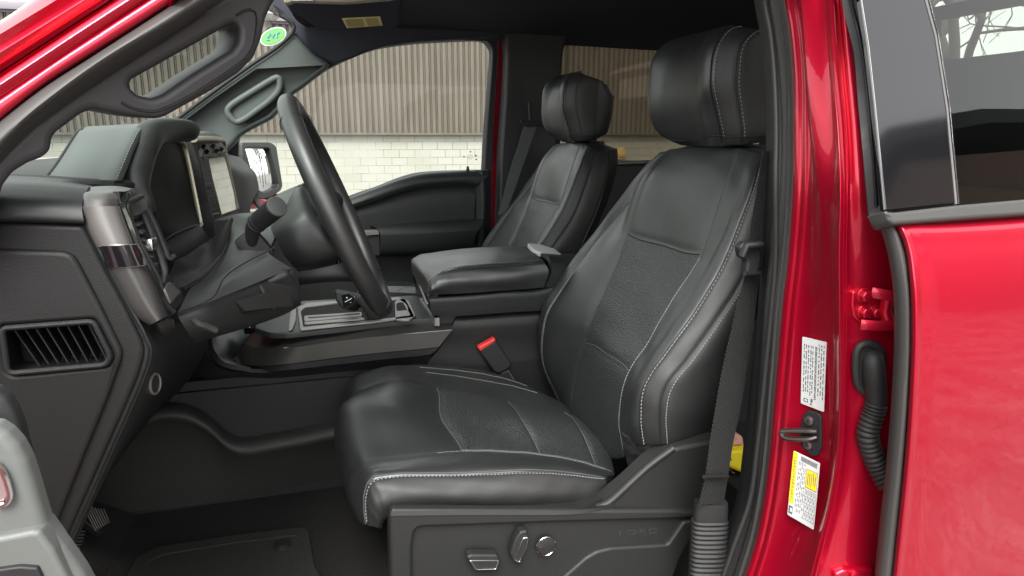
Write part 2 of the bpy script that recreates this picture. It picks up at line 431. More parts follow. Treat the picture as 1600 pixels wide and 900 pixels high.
def web_mat():                       # belt webbing
    m = mat('webbing', (.013, .0145, .014), .85)
    t = m.node_tree; b = t.nodes['Principled BSDF']
    co = t.nodes.new('ShaderNodeTexCoord'); mp = t.nodes.new('ShaderNodeMapping'); mp.inputs['Rotation'].default_value = (0, R(35), 0)
    wv = t.nodes.new('ShaderNodeTexWave'); wv.inputs['Scale'].default_value = 75; wv.inputs['Distortion'].default_value = .8
    bp = t.nodes.new('ShaderNodeBump'); bp.inputs['Strength'].default_value = .8; bp.inputs['Distance'].default_value = .003
    t.links.new(co.outputs['Object'], mp.inputs[0]); t.links.new(mp.outputs[0], wv.inputs['Vector']); t.links.new(wv.outputs['Fac'], bp.inputs['Height']); t.links.new(bp.outputs[0], b.inputs['Normal'])
    return m
webbing = web_mat()
def glass_mat(name, tint, refl=1.0):
    m = bpy.data.materials.new(name); m.use_nodes = True; t = m.node_tree; t.nodes.clear()
    o = t.nodes.new('ShaderNodeOutputMaterial'); mx = t.nodes.new('ShaderNodeMixShader')
    tr = t.nodes.new('ShaderNodeBsdfTransparent'); tr.inputs[0].default_value = (*tint, 1)
    gl = t.nodes.new('ShaderNodeBsdfGlossy'); gl.inputs['Roughness'].default_value = .01; gl.inputs[0].default_value = (refl, refl, refl, 1)
    lw = t.nodes.new('ShaderNodeLayerWeight'); lw.inputs[0].default_value = .5
    p = t.nodes.new('ShaderNodeMath'); p.operation = 'POWER'; p.inputs[1].default_value = 5
    a = t.nodes.new('ShaderNodeMath'); a.operation = 'MULTIPLY_ADD'; a.inputs[1].default_value = .95; a.inputs[2].default_value = .045
    t.links.new(lw.outputs['Facing'], p.inputs[0]); t.links.new(p.outputs[0], a.inputs[0]); t.links.new(a.outputs[0], mx.inputs[0])
    t.links.new(tr.outputs[0], mx.inputs[1]); t.links.new(gl.outputs[0], mx.inputs[2]); t.links.new(mx.outputs[0], o.inputs[0]); return m
clear = glass_mat('clear_glass', (.97, .985, .97), .12); green_glass = glass_mat('windscreen_glass', (.82, .88, .83), .6); tint = glass_mat('tinted_glass', (.40, .38, .34)); tint_dark = glass_mat('dark_tinted_glass', (.58, .60, .57), .85)

# ================================================================== THE SETTING
def siding_mat():
    m = mat('siding_paint', (.092, .078, .060), .6); t = m.node_tree; b = t.nodes['Principled BSDF']
    co = t.nodes.new('ShaderNodeTexCoord'); mp = t.nodes.new('ShaderNodeMapping'); mp.inputs['Scale'].default_value = (2.2, 1, .35)
    n = t.nodes.new('ShaderNodeTexNoise'); n.inputs['Scale'].default_value = 1.6; n.inputs['Detail'].default_value = 7
    r = t.nodes.new('ShaderNodeValToRGB'); r.color_ramp.elements[0].position = .3; r.color_ramp.elements[0].color = (.074, .062, .046, 1); r.color_ramp.elements[1].position = .7; r.color_ramp.elements[1].color = (.108, .093, .073, 1)
    t.links.new(co.outputs['Object'], mp.inputs[0]); t.links.new(mp.outputs[0], n.inputs['Vector']); t.links.new(n.outputs['Fac'], r.inputs[0]); t.links.new(r.outputs[0], b.inputs['Base Color'])
    return m
siding = siding_mat()
def block_mat():
    m = mat('painted_block', (.62, .60, .50), .8); t = m.node_tree; b = t.nodes['Principled BSDF']
    co = t.nodes.new('ShaderNodeTexCoord'); sp = t.nodes.new('ShaderNodeSeparateXYZ'); cb = t.nodes.new('ShaderNodeCombineXYZ')
    t.links.new(co.outputs['Object'], sp.inputs[0]); t.links.new(sp.outputs['X'], cb.inputs['X']); t.links.new(sp.outputs['Z'], cb.inputs['Y'])
    br = t.nodes.new('ShaderNodeTexBrick'); br.inputs['Scale'].default_value = 1
    br.inputs['Brick Width'].default_value = .4; br.inputs['Row Height'].default_value = .2; br.inputs['Mortar Size'].default_value = .006
    br.inputs['Color1'].default_value = (.30, .295, .262, 1); br.inputs['Color2'].default_value = (.27, .276, .24, 1); br.inputs['Mortar'].default_value = (.34, .31, .25, 1)
    nz = t.nodes.new('ShaderNodeTexNoise'); nz.inputs['Scale'].default_value = 1.3; nz.inputs['Detail'].default_value = 5
    rp = t.nodes.new('ShaderNodeMapRange'); rp.inputs['From Min'].default_value = .35; rp.inputs['From Max'].default_value = .75; rp.inputs['To Min'].default_value = 0; rp.inputs['To Max'].default_value = .3
    mx = t.nodes.new('ShaderNodeMix'); mx.data_type = 'RGBA'; mx.inputs['B'].default_value = (.21, .19, .13, 1)
    n2 = t.nodes.new('ShaderNodeTexNoise'); n2.inputs['Scale'].default_value = 1.1; n2.inputs['Detail'].default_value = 3
    # mortar partly painted over: it fades in and out along the wall
    mm = t.nodes.new('ShaderNodeMapRange'); mm.inputs['From Min'].default_value = .42; mm.inputs['From Max'].default_value = .58
    m3 = t.nodes.new('ShaderNodeMath'); m3.operation = 'MULTIPLY'
    m4 = t.nodes.new('ShaderNodeMix'); m4.data_type = 'RGBA'; m4.inputs['B'].default_value = (.10, .09, .07, 1)
    br2 = br
    t.links.new(cb.outputs[0], br.inputs['Vector']); t.links.new(co.outputs['Object'], nz.inputs['Vector']); t.links.new(co.outputs['Object'], n2.inputs['Vector'])
    br.inputs['Mortar'].default_value = (.285, .285, .25, 1)
    t.links.new(n2.outputs['Fac'], mm.inputs['Value']); t.links.new(mm.outputs[0], m3.inputs[0]); t.links.new(br.outputs['Fac'], m3.inputs[1])
    ad = t.nodes.new('ShaderNodeMath'); ad.operation = 'MULTIPLY'; ad.inputs[1].default_value = .35
    m5 = t.nodes.new('ShaderNodeMath'); m5.operation = 'MAXIMUM'
    t.links.new(br.outputs['Fac'], ad.inputs[0]); t.links.new(m3.outputs[0], m5.inputs[0]); t.links.new(ad.outputs[0], m5.inputs[1])
    t.links.new(br.outputs['Color'], m4.inputs['A']); t.links.new(m5.outputs[0], m4.inputs['Factor'])
    t.links.new(nz.outputs['Fac'], rp.inputs['Value']); t.links.new(rp.outputs[0], mx.inputs['Factor']); t.links.new(m4.outputs['Result'], mx.inputs['A'])
    t.links.new(mx.outputs['Result'], b.inputs['Base Color'])
    return m
block = block_mat()
def ground_mat():
    m = mat('asphalt', (.2, .2, .2), .75); t = m.node_tree; b = t.nodes['Principled BSDF']
    co = t.nodes.new('ShaderNodeTexCoord'); n1 = t.nodes.new('ShaderNodeTexNoise'); n1.inputs['Scale'].default_value = 3; n1.inputs['Detail'].default_value = 10
    n2 = t.nodes.new('ShaderNodeTexNoise'); n2.inputs['Scale'].default_value = 22; n2.inputs['Detail'].default_value = 8
    ad = t.nodes.new('ShaderNodeMath'); ad.operation = 'MULTIPLY'
    r = t.nodes.new('ShaderNodeValToRGB'); r.color_ramp.elements[0].position = .15; r.color_ramp.elements[0].color = (.05, .047, .045, 1)
    r.color_ramp.elements[1].position = .40; r.color_ramp.elements[1].color = (.30, .29, .27, 1)
    t.links.new(co.outputs['Object'], n1.inputs['Vector']); t.links.new(co.outputs['Object'], n2.inputs['Vector'])
    t.links.new(n1.outputs['Fac'], ad.inputs[0]); t.links.new(n2.outputs['Fac'], ad.inputs[1]); t.links.new(ad.outputs[0], r.inputs[0]); t.links.new(r.outputs[0], b.inputs['Base Color'])
    return m
mb = MB(); mb.add([(-300, -300, 0), (300, -300, 0), (300, 300, 0), (-300, 300, 0)], [(0, 1, 2, 3)])
mb.build('ground', ground_mat(), kind='structure')

# the building across the yard
BY = 17.5
bl = thing('warehouse', (5, BY, 0), 'long warehouse with brown ribbed metal siding over a white painted block wall', 'building')
mb = MB(); box_geo(mb, (-6, BY+4.06, .79), (44, 8, 1.58)); mb.build('block_wall', block, bl, 20)
mb = MB(); xs = []; zs = []
x = -28.0
pts = []
while x < 16:                        # trapezoid ribs with a small valley pleat; finer round corrugation past x = 6.5
    if x < 6.5:
        p = .147; pts += [(x, 0), (x+.076, 0), (x+.081, .05), (x+.100, .05), (x+.105, .03), (x+.116, .03), (x+.121, .05), (x+.140, .05)]
    else:
        p = .147
        for k in range(6): a = k/6*2*math.pi; pts.append((x+p*k/6, .02-.02*math.cos(a)))
    x += p
V = []; Fc = []
zt, zb = 4.14, 1.60
for (px, d) in pts: V += [(px, BY-.06+d, zb), (px, BY-.06+d, zt)]
for i in range(len(pts)-1): Fc.append((2*i, 2*i+2, 2*i+3, 2*i+1))
b0 = len(V); mb.add(V, Fc); mb.build('metal_siding', siding, bl, 20)
mb = MB(); box_geo(mb, (-6, BY+4.0, 2.9), (43.9, 7.9, 2.6)); box_geo(mb, (-6, BY-.05, 1.60), (44, .12, .05)); mb.build('siding_backing', siding, bl, 20)
mb = MB(); box_geo(mb, (-6, BY-.12, 4.24), (44.2, .22, .15), bev=.01); box_geo(mb, (-6, BY-.05, 4.145), (44.2, .1, .045))
box_geo(mb, (-6, BY+4.2, 4.30), (44.4, 8.8, .06)); mb.build('roof_fascia', mat('fascia_paint', (.16, .14, .16), .5), bl, 20)
mb = MB(); cyl_geo(mb, (8.2, BY+.05, 1.06), (0, -1, 0), .17, .14, n=32); cyl_geo(mb, (8.2, BY-.09, 1.06), (0, -1, 0), .10, .03, n=32); mb.build('vent_cap', mat('tan_cap', (.42, .30, .13), .6), bl)

# the dark timber barn behind the photographer, seen in the glass and paint
sh = thing('timber_barn', (12, -8, 0), 'dark timber barn with a sloping roof behind the photographer', 'building')
woodm = mat('dark_wood', (.30, .20, .15), .8); roofm = mat('barn_roof', (.10, .10, .11), .7)
mb = MB(); gx = [(7.1, 0), (19, 0), (19, 5.1), (14, 6.4), (8.2, 6.0), (7.1, 4.9)]
mb.add([(x, -5.2, z) for x, z in gx]+[(x, -12, z) for x, z in gx], [tuple(range(6)), tuple(range(11, 5, -1))]+[(i, 6+i, 6+(i+1) % 6, (i+1) % 6) for i in range(6)])
for k in range(38): box_geo(mb, (7.4+k*.3, -5.18, 2.0), (.05, .04, 4.0))
mb.build('wall', woodm, sh, 20)
mb = MB(); rp = [(6.6, 4.5), (7.25, 5.6), (8.0, 6.2), (10, 6.55), (14, 6.6), (19.7, 5.2)]
for (x0, z0), (x1, z1) in zip(rp[:-1], rp[1:]):
    mb.add([(x0, -5.0, z0), (x1, -5.0, z1), (x1, -12.5, z1), (x0, -12.5, z0), (x0, -5.0, z0+.28), (x1, -5.0, z1+.28), (x1, -12.5, z1+.28), (x0, -12.5, z0+.28)], [(3, 2, 1, 0), (4, 5, 6, 7), (0, 1, 5, 4), (2, 3, 7, 6), (1, 2, 6, 5), (3, 0, 4, 7)])
mb.build('roof', roofm, sh, 20)
mb = MB(); box_geo(mb, (12.5, -5.12, 1.9), (3.4, .06, 3.4)); mb.build('door', mat('barn_door', (.13, .09, .06), .8), sh, 20)

# bare trees
bark = mat('bark', (.07, .055, .045), .9)
def bare_tree(loc, h, seed, label):
    rnd_ = random.Random(seed); t = thing('bare_tree', loc, label, 'tree', 'bare trees round the yard')
    tr = MB(); br = MB()
    def grow(mb, p, d, L, r, dep):
        pts = [np.array(p)]; dd = np.array(d, float)
        for k in range(4):
            dd = dd+np.array([rnd_.uniform(-.16, .16) for _ in range(3)])+np.array([0, 0, .05]); dd /= np.linalg.norm(dd)
            pts.append(pts[-1]+dd*L/4)
        sweep_geo(mb, pts, [r, r*.6], n=6 if dep < 3 else 4)
        if dep >= 5: return
        for k in range(rnd_.choice((2, 3, 3)) if dep else 5):
            q = pts[rnd_.choice((2, 3, 4, 4))]; a = rnd_.uniform(0, 6.283); s = rnd_.uniform(.5, .95)
            e = np.cross(dd, [math.cos(a), math.sin(a), .3]); e /= np.linalg.norm(e)
            nd = dd*math.cos(s)+e*math.sin(s); grow(br, q, nd, L*rnd_.uniform(.6, .8), r*.55, dep+1)
    grow(tr, loc, (0, 0, 1), h*.4, h*.022, 0)
    tr.build('trunk', bark, t, 60); br.build('crown', bark, t, 60)
bare_tree((12.6, 10.6, 0), 9, 3, 'bare tree with forked limbs seen through the dark rear glass')
bare_tree((15.5, 14.0, 0), 10, 5, 'thick bare tree further back behind the truck tail')
bare_tree((24, 15.5, 0), 11, 11, 'bare tree standing by the far end of the warehouse')

# ================================================================== THE TRUCK
T = thing('pickup_truck', (.3, 1.3, 0), 'red pickup truck with its driver door open showing black leather seats', 'truck')

def part(name, mbx, mats, parent=None, ang=40, **k): return mbx.build(name, mats, parent or T, ang, **k)
# ------------------------------------------------------------------ driver's seat
def front_seat():
    mb = MB()                                        # frame under the cushion
    box_geo(mb, (.26, 1.10, .88), (.34, .42, .08), bev=.01); box_geo(mb, (.10, .90, .82), (.05, .04, .10)); box_geo(mb, (.10, 1.30, .82), (.05, .04, .10)); box_geo(mb, (.45, 1.30, .82), (.05, .04, .10))
    seat = mb.build('front_seat', dark, T)
    # cushion
    K = [
     [(565, 790, 1.40), (556, 735, 1.405), (549, 690, 1.405), (556, 640, 1.40), (588, 600, 1.40), (640, 592, 1.40), (690, 594, 1.40), (740, 600, 1.395), (775, 612, 1.38), (808, 630, 1.36), (870, 655, 1.33)],
     [(560, 748, 1.375), (548, 692, 1.38), (541, 642, 1.38), (550, 604, 1.375), (583, 582, 1.375), (640, 573, 1.37), (690, 575, 1.37), (740, 579, 1.36), (775, 588, 1.35), (808, 603, 1.33), (872, 632, 1.30)],
     [(553, 765, 1.25), (538, 715, 1.26), (531, 665, 1.26), (545, 624, 1.26), (600, 598, 1.255), (681, 606, 1.25), (735, 614, 1.245), (792, 627, 1.235), (835, 634, 1.225), (880, 644, 1.215), (915, 656, 1.20)],
     [(552, 790, 1.10), (535, 742, 1.11), (526, 692, 1.115), (534, 650, 1.11), (592, 634, 1.105), (690, 655, 1.10), (750, 657, 1.10), (815, 656, 1.09), (860, 662, 1.09), (908, 676, 1.085), (945, 690, 1.08)],
     [(558, 808, .975), (546, 768, .98), (549, 742, .98), (567, 723, .98), (622, 714, .98), (721, 705, .98), (780, 706, .98), (844, 711, .98), (890, 718, .98), (930, 729, .98), (960, 740, .985)],
     [(566, 818, .90), (557, 784, .90), (560, 757, .90), (577, 736, .90), (622, 727, .90), (710, 719, .90), (772, 719, .90), (842, 721, .90), (888, 727, .90), (928, 737, .905), (950, 744, .91)],
     [(574, 821, .868), (572, 787, .866), (576, 762, .865), (585, 750, .865), (620, 744.5, .865), (700, 743, .863), (765, 740.5, .863), (835, 738, .865), (885, 741, .87), (925, 746, .875), (947, 749, .885)],
     [(588, 824, .862), (586, 800, .852), (592, 785, .848), (606, 777, .847), (635, 772, .846), (703, 770, .845), (765, 769, .845), (835, 768, .847), (885, 766, .855), (925, 763, .866), (948, 754, .882)],
     [(596, 826, .868), (600, 815, .862), (606, 808, .858), (618, 802, .857), (645, 797, .856), (706, 795, .855), (765, 795, .855), (835, 794, .857), (885, 793, .864), (925, 786, .872), (950, 764, .885)],
    ]
    brk = [0, 5, 7, 9, 10]
    pan = [(0, 1, [0, 10], .004, 0), (1, 2, [0, 10], .010, 0), (2, 4, brk, .013, 1), (4, 6, [0, 10], .006, 0), (6, 8, [0, 10], .006, 2)]
    # the nose of the insert is smooth leather, the seat field is perforated
    pan = [(0, 1, [0, 10], .002, 0), (1, 2, [0, 10], .0045, 0), (2, 4, [0, 5], .003, 0), (2, 4, [5, 7, 9, 10], .0055, 1), (4, 6, [0, 10], .003, 0), (6, 8, [0, 10], .004, 2)]
    o, sk, out = skin('cushion', K, [leather, perf, leather_side], seat, na=20, nt=10, thick=.012, panels=pan, wrinkle=.0006)
    st = MB()
    seam_stitch(st, sk, 6.10, .2, 9.9, out, r=.0006, ln=.0036, gap=.0055, lift=.0010)
    seam_stitch(st, sk, 3.98+.06, 4.6, 9.6, out, r=.0004, lift=.0004)
    seam_stitch(st, sk, 1.35, 5.1, 8.9, out); seam_stitch(st, sk, 1.55, 5.1, 8.9, out)
    # welt beside the near stitching
    T_ = np.linspace(.1, 9.9, 120); sweep_geo(st, sk.surf(np.full(120, 5.93), T_)+sk.nrm(np.full(120, 5.93), T_)*out*.0012, .0010, n=6, m=1)
    T_ = np.linspace(5, 9.8, 80); sweep_geo(st, sk.surf(np.full(80, 4.0), T_)+sk.nrm(np.full(80, 4.0), T_)*out*.0016, .0015, n=6, m=1)
    for t_ in (5.0, 7.0, 9.0):
        A_ = np.linspace(2.03, 3.97, 60); TT_ = np.full(60, t_); sweep_geo(st, sk.surf(A_, TT_)+sk.nrm(A_, TT_)*out*.0016, .0013, n=6, m=1)
    st.build('stitching', [thread, thread_d], seat)
    # backrest, curves from the far side round the front to the near side and back; rows from bottom to top
    def col(l): return l
    B = [
     # far rear edge
     [('w', .54, 1.33, .93), ('w', .57, 1.34, 1.0), ('w', .60, 1.35, 1.10), ('w', .64, 1.36, 1.20), ('w', .68, 1.355, 1.30), ('w', .72, 1.34, 1.40), ('w', .75, 1.32, 1.46), ('w', .77, 1.29, 1.505), ('w', .775, 1.24, 1.525)],
     # far silhouette
     [(888, 668, 1.33), (868, 620, 1.36), (846, 560, 1.38), (845, 492, 1.385), (878, 433, 1.385), (935, 360, 1.375), (973, 311, 1.36), (1003, 268, 1.33), (1032, 238, 1.28)],
     # far stitch line
     [(893, 672, 1.30), (873, 620, 1.335), (849, 560, 1.355), (853, 500, 1.36), (885, 443, 1.36), (935, 375, 1.35), (975, 330, 1.335), (1006, 273, 1.305), (1040, 236, 1.255)],
     # far insert seam
     [(908, 690, 1.18), (897, 632, 1.20), (913, 538, 1.215), (925, 500, 1.22), (946, 454, 1.225), (969, 400, 1.23), (981, 365, 1.235), (1014, 276, 1.23), (1050, 233, 1.21)],
     # middle
     [(943, 712, 1.07), (932, 650, 1.075), (947, 553, 1.08), (972, 515, 1.085), (1002, 455, 1.09), (1025, 410, 1.095), (1036, 384, 1.10), (1068, 276, 1.10), (1095, 231, 1.09)],
     # near insert seam
     [(975, 714, .965), (968, 655, .955), (983, 582, .955), (1010, 540, .955), (1045, 479, .955), (1080, 425, .955), (1096, 397, .955), (1134, 288, .965), (1153, 232, .98)],
     # crest of the near bolster
     [(990, 705, .915), (981, 668, .905), (989, 605, .90), (1019, 556, .90), (1058, 495, .90), (1100, 430, .90), (1122, 388, .905), (1158, 292, .92), (1172, 237, .945)],
     # double stitched seam
     [(1005, 694, .87), (1001, 655, .862), (1009, 600, .858), (1040, 553, .856), (1084, 493, .856), (1130, 415, .858), (1151, 365, .862), (1180, 286, .88), (1190, 243, .91)],
     # third seam, on the side
     [(1034, 694, .852), (1031, 650, .842), (1042, 600, .838), (1072, 562, .836), (1113, 506, .836), (1160, 432, .84), (1182, 378, .845), (1204, 300, .865), (1210, 255, .895)],
     # rear edge near side
     [(1112, 676, .87), (1120, 640, .85), (1140, 590, .842), (1160, 545, .84), (1185, 490, .84), (1215, 425, .843), (1232, 372, .85), (1246, 300, .87), (1240, 255, .90)],
    ]
    bp = [(0, 1, [0, 8], .004, 0), (1, 2, [0, 8], .003, 0), (2, 3, [0, 8], .006, 0), (3, 5, [0, 2], .004, 1), (3, 5, [2, 6], .0045, 1), (3, 5, [6, 8], .004, 0),
          (5, 7, [0, 8], .004, 0), (7, 8, [0, 8], .004, 2), (8, 9, [0, 8], .005, 2)]
    o, sk, out = skin('backrest', B, [leather, perf, leather_side], seat, na=20, nt=10, thick=.012, panels=bp, wrinkle=.0006)
    st = MB()
    seam_stitch(st, sk, 2.0, .6, 6.2, out, r=.0007, lift=.0010); 
    seam_stitch(st, sk, 5.10, .2, 5.9, out, lift=.0008)
    seam_stitch(st, sk, 7.08, .0, 7.6, out, r=.0006, ln=.0040, gap=.0062, lift=.0012)
    seam_stitch(st, sk, 8.10, .0, 6.8, out, r=.0006, lift=.0010)
    for a, t1, rr in ((6.97, 7.6, .0011), (7.97, 6.9, .0011), (1.93, 6.2, .0010), (5.02, 7.8, .0009)):
        T_ = np.linspace(.02, t1, 140); AA = np.full(140, a); sweep_geo(st, sk.surf(AA, T_)+sk.nrm(AA, T_)*out*.0006, rr, n=6, m=(1 if a in (1.93, 5.02) else 2))
    for t_ in (6.0, 2.0):
        A_ = np.linspace(3.05, 4.95, 60); TT_ = np.full(60, t_); sweep_geo(st, sk.surf(A_, TT_)+sk.nrm(A_, TT_)*out*.0003, .0012, n=6, m=(2 if t_ > 3 else 1))
    st.build('stitching', [thread, thread_d, rubber_d], seat)
    # hard back shell
    mb = MB(); b0, b9 = np.array(ctl(B[0])), np.array(ctl(B[-1])); k_ = np.linspace(0, 1, len(b0))[:, None]; sh_ = np.sin(np.pi*np.clip(k_*.8+.1, 0, 1))
    cs = [b9+[.001, .003, 0], b9*.86+b0*.14+[.03, 0, 0]+sh_*[.02, 0, 0], b9*.5+b0*.5+[.05, 0, 0]+sh_*[.03, 0, 0], b9*.14+b0*.86+[.03, 0, 0]+sh_*[.02, 0, 0], b0+[.001, -.003, 0]]
    skin_geo(mb, Skin(cs), 6, 4, None, 0, .004, -1.0)
    A_ = np.linspace(0, 9, 60); top = sk.at(A_, np.full(60, 8.0)); c9 = np.array(cs[2][-1])+[0, 0, .004]; bk_ = np.array([Skin(cs).at(4-4*x, 8.0) for x in np.linspace(0, 1, 60)])
    md = top*.5+bk_*.5+[0, 0, .010]; mb.add(list(top)+list(md)+list(bk_), [(i, i+1, 61+i, 60+i) for i in range(59)]+[(60+i, 61+i, 121+i, 120+i) for i in range(59)])
    mb.build('back_shell', grain, seat, 60)
    # headrest
    H = [
     [('w', 0.723, 1.235, 1.725), ('w', 0.733, 1.24, 1.718), ('w', 0.743, 1.245, 1.695), ('w', 0.758, 1.245, 1.66), ('w', 0.753, 1.24, 1.60), ('w', 0.743, 1.235, 1.555), ('w', 0.728, 1.23, 1.545)],
     [(1078, 55, 1.235), (1044, 66, 1.24), (1022, 88, 1.245), (1013, 138, 1.25), (1017, 186, 1.245), (1036, 213, 1.235), (1062, 226, 1.225)],
     [(1110, 47, 1.20), (1078, 58, 1.20), (1052, 85, 1.20), (1037, 138, 1.20), (1041, 190, 1.20), (1058, 217, 1.195), (1075, 228, 1.19)],
     [(1135, 42, 1.11), (1112, 50, 1.11), (1088, 78, 1.11), (1077, 135, 1.11), (1083, 185, 1.11), (1093, 214, 1.105), (1100, 229, 1.10)],
     [(1160, 42, .99), (1143, 46, .99), (1124, 68, .99), (1115, 125, .985), (1123, 175, .985), (1130, 209, .985), (1133, 226, .99)],
     [(1185, 47, .965), (1174, 52, .963), (1158, 70, .962), (1150, 120, .96), (1155, 170, .96), (1160, 210, .962), (1158, 226, .97)],
     [(1215, 60, .97), (1212, 68, .965), (1208, 85, .962), (1204, 125, .96), (1200, 170, .962), (1196, 208, .965), (1188, 222, .975)],
     [('w', 0.748, 1.02, 1.705), ('w', 0.763, 1.01, 1.695), ('w', 0.773, 1.0, 1.67), ('w', 0.778, 1.0, 1.66), ('w', 0.773, 1.0, 1.60), ('w', 0.763, 1.01, 1.555), ('w', 0.748, 1.02, 1.545)],
     [('w', 0.743, 1.18, 1.715), ('w', 0.758, 1.19, 1.705), ('w', 0.768, 1.19, 1.68), ('w', 0.783, 1.19, 1.66), ('w', 0.778, 1.19, 1.60), ('w', 0.768, 1.18, 1.555), ('w', 0.748, 1.17, 1.545)],
    ]
    hp = [(0, 4, [0, 6], .0005, 0), (4, 5, [0, 6], .0016, 2), (5, 6, [0, 6], .0012, 2)]
    o, sk, out = skin('headrest', H, [leather, perf, leather_side], seat, na=8, nt=12, thick=.008, panels=hp)
    for row in (0, 6):
        mb = MB(); A_ = np.linspace(0, 8, 60); V = sk.surf(A_, np.full(60, float(row))); c = V.mean(0)+np.array([0, 0, .003 if row == 0 else -.006])
        mid = (V+c)/2+np.array([0, 0, .002 if row == 0 else -.004])
        mb.add(list(V)+list(mid)+[c], [(i, (i+1) % 60, 60+(i+1) % 60, 60+i) for i in range(60)]+[(60+i, 60+(i+1) % 60, 120) for i in range(60)])
        mb.build('headrest_cap', leather, seat, 70)
    st = MB()
    seam_stitch(st, sk, 4.06, .1, 5.6, out, r=.0006, ln=.004, gap=.0062, lift=.0012); seam_stitch(st, sk, 5.08, .1, 5.6, out, r=.0007, ln=.004, gap=.0062, lift=.0012)
    for a in (3.95, 4.97):
        T_ = np.linspace(.05, 5.7, 90); AA = np.full(90, a); sweep_geo(st, sk.surf(AA, T_)+sk.nrm(AA, T_)*out*.0006, .0011, n=6, m=1)
    A_ = np.linspace(1.2, 6.0, 90); TT_ = np.full(90, 5.15); sweep_geo(st, sk.surf(A_, TT_)+sk.nrm(A_, TT_)*out*.0006, .0013, n=6, m=1)
    st.build('headrest_stitching', [thread, rubber_d], seat)
    for y in (1.05, 1.16):
        mb = MB(); cyl_geo(mb, (.745, y, 1.49), (.0, 0, 1), .007, .09); box_geo(mb, (.745, y, 1.525), (.05, .045, .02), bev=.004); mb.build('headrest_post', dark, seat)
    return seat
seat = front_seat(); seat['label'] = "driver's seat in black leather with pale stitching"
kids = [o for o in COL.objects if o.parent == seat]
seat2 = seat.copy(); COL.objects.link(seat2); OFF = Vector((.06, .85, 0))
seat2.location = OFF; seat2['label'] = "passenger seat in black leather beyond the centre console"
for o in kids:
    c = o.copy(); COL.objects.link(c); c.parent = seat2
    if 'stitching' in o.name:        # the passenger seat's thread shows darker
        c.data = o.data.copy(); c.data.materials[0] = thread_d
# skirt, side shield and switches belong to the driver's seat only
skin('seat_skirt', [[(971, 677, .925), (990, 686, .89), (1010, 690, .87), (1034, 691, .855), (1070, 683, .86), (1115, 671, .875)],
      [(975, 700, .935), (992, 706, .90), (1013, 708, .878), (1036, 702, .862), (1072, 692, .866), (1115, 680, .88)],
      [(981, 730, .95), (994, 722, .91), (1016, 716, .885), (1038, 708, .868), (1074, 697, .872), (1115, 687, .885)]], skirt_m, seat, nt=6, na=5, thick=.004, wrinkle=.0016)
SB = yplane(.822)
mb = MB()
base = [(608, 803), (614, 795), (700, 797), (800, 798), (905, 797), (945, 790), (985, 757), (1020, 724), (1056, 700), (1120, 688), (1135, 690), (1120, 770), (1098, 800), (1086, 830), (1060, 880), (1040, 940), (980, 990), (640, 990), (612, 985)]
plate_geo(mb, [[WP(p[0], p[1], yplane(.832)) for p in rnd(base, 6)]], yplane(.832), .035, .006)
# upper rim, left post, lower right block: raised above the switch field
rim = [(608, 803), (613, 796), (905, 797), (1060, 797), (1092, 800), (1087, 810), (1030, 812.5), (860, 817.5), (655, 825), (648, 832), (644, 860), (646, 985), (612, 985)]
plate_geo(mb, [[WP(p[0], p[1], SB) for p in rnd(rim, 4)]], SB, .012, .005)
blk = [(1068, 816), (1089, 812), (1084, 835), (1062, 875), (1040, 940), (1000, 985), (800, 985), (860, 920), (915, 872), (932, 862), (955, 856), (1044, 851)]
plate_geo(mb, [[WP(p[0], p[1], yplane(.825)) for p in rnd(blk, 4)]], yplane(.825), .010, .004)
wing = [(938, 795), (962, 777), (1000, 742), (1045, 706), (1057, 701), (1120, 690), (1112, 770), (1095, 797)]
plate_geo(mb, [[WP(p[0], p[1], yplane(.836)) for p in rnd(wing, 5)]], yplane(.836), .02, .006)
sweep_geo(mb, even([W(u, v, .834) for u, v in cr([(930, 793), (952, 784), (985, 754), (1015, 727), (1052, 700)], 30)], .01), .006, n=10)
# tray between the rim and the cushion
mb.build('side_shield', grain, seat)
skin('seat_tray', [[(611, 799, .822), (700, 798, .822), (800, 798, .822), (900, 797, .822), (960, 790, .825)],
                   [(616, 789, .86), (700, 790, .86), (800, 791, .86), (895, 790, .86), (965, 764, .86)], [(640, 786, .93), (700, 786, .93), (800, 786, .93), (900, 780, .93), (975, 742, .93)]], grain, seat, thick=.006)
def switch(name, outer, face, y0):
    m2 = MB(); plate_geo(m2, [[WP(p[0], p[1], yplane(y0-.014)) for p in rnd(outer, 3)]], yplane(y0-.014), .014, .003); 
    fr = [[WP(p[0], p[1], yplane(y0-.0155)) for p in rnd(face, 3)]]
    cx = np.mean(np.array(face), 0); inn = [tuple(cx+(np.array(p)-cx)*.87) for p in face]
    plate_geo(m2, [fr[0], [WP(p[0], p[1], yplane(y0-.0155)) for p in rnd(inn, 2)]], yplane(y0-.0155), .004, .0007, m=1)
    m2.build(name, [grain, chrome], seat)
switch('seat_switch', [(729, 871), (736, 867), (778, 867), (783, 880), (775, 893), (740, 894)], [(733, 876), (781, 876), (777, 890), (743, 891)], .826)
switch('seat_switch', [(813, 831), (824, 829), (828, 845), (812, 884), (802, 880), (797, 866), (804, 845)], [(817, 841), (826, 839), (823, 855), (811, 881), (803, 876)], .826)
m2 = MB(); c0 = W(852, 851, .826); cyl_geo(m2, c0, (0, -1, 0), .0140, .004, n=40, m=0)
ring = [c0+np.array([math.cos(a)*.0152, -.0045, math.sin(a)*.0152]) for a in np.linspace(0, 2*math.pi, 40, endpoint=False)]
sweep_geo(m2, ring, .0010, n=8, closed=True, m=1, up=(0, 1, 0))
for s in (-1, 1): box_geo(m2, c0+np.array([s*.0095, -.0055, .001]), (.005, .0012, .0009), m=1)
m2.build('lumbar_switch', [dark, chrome], seat)
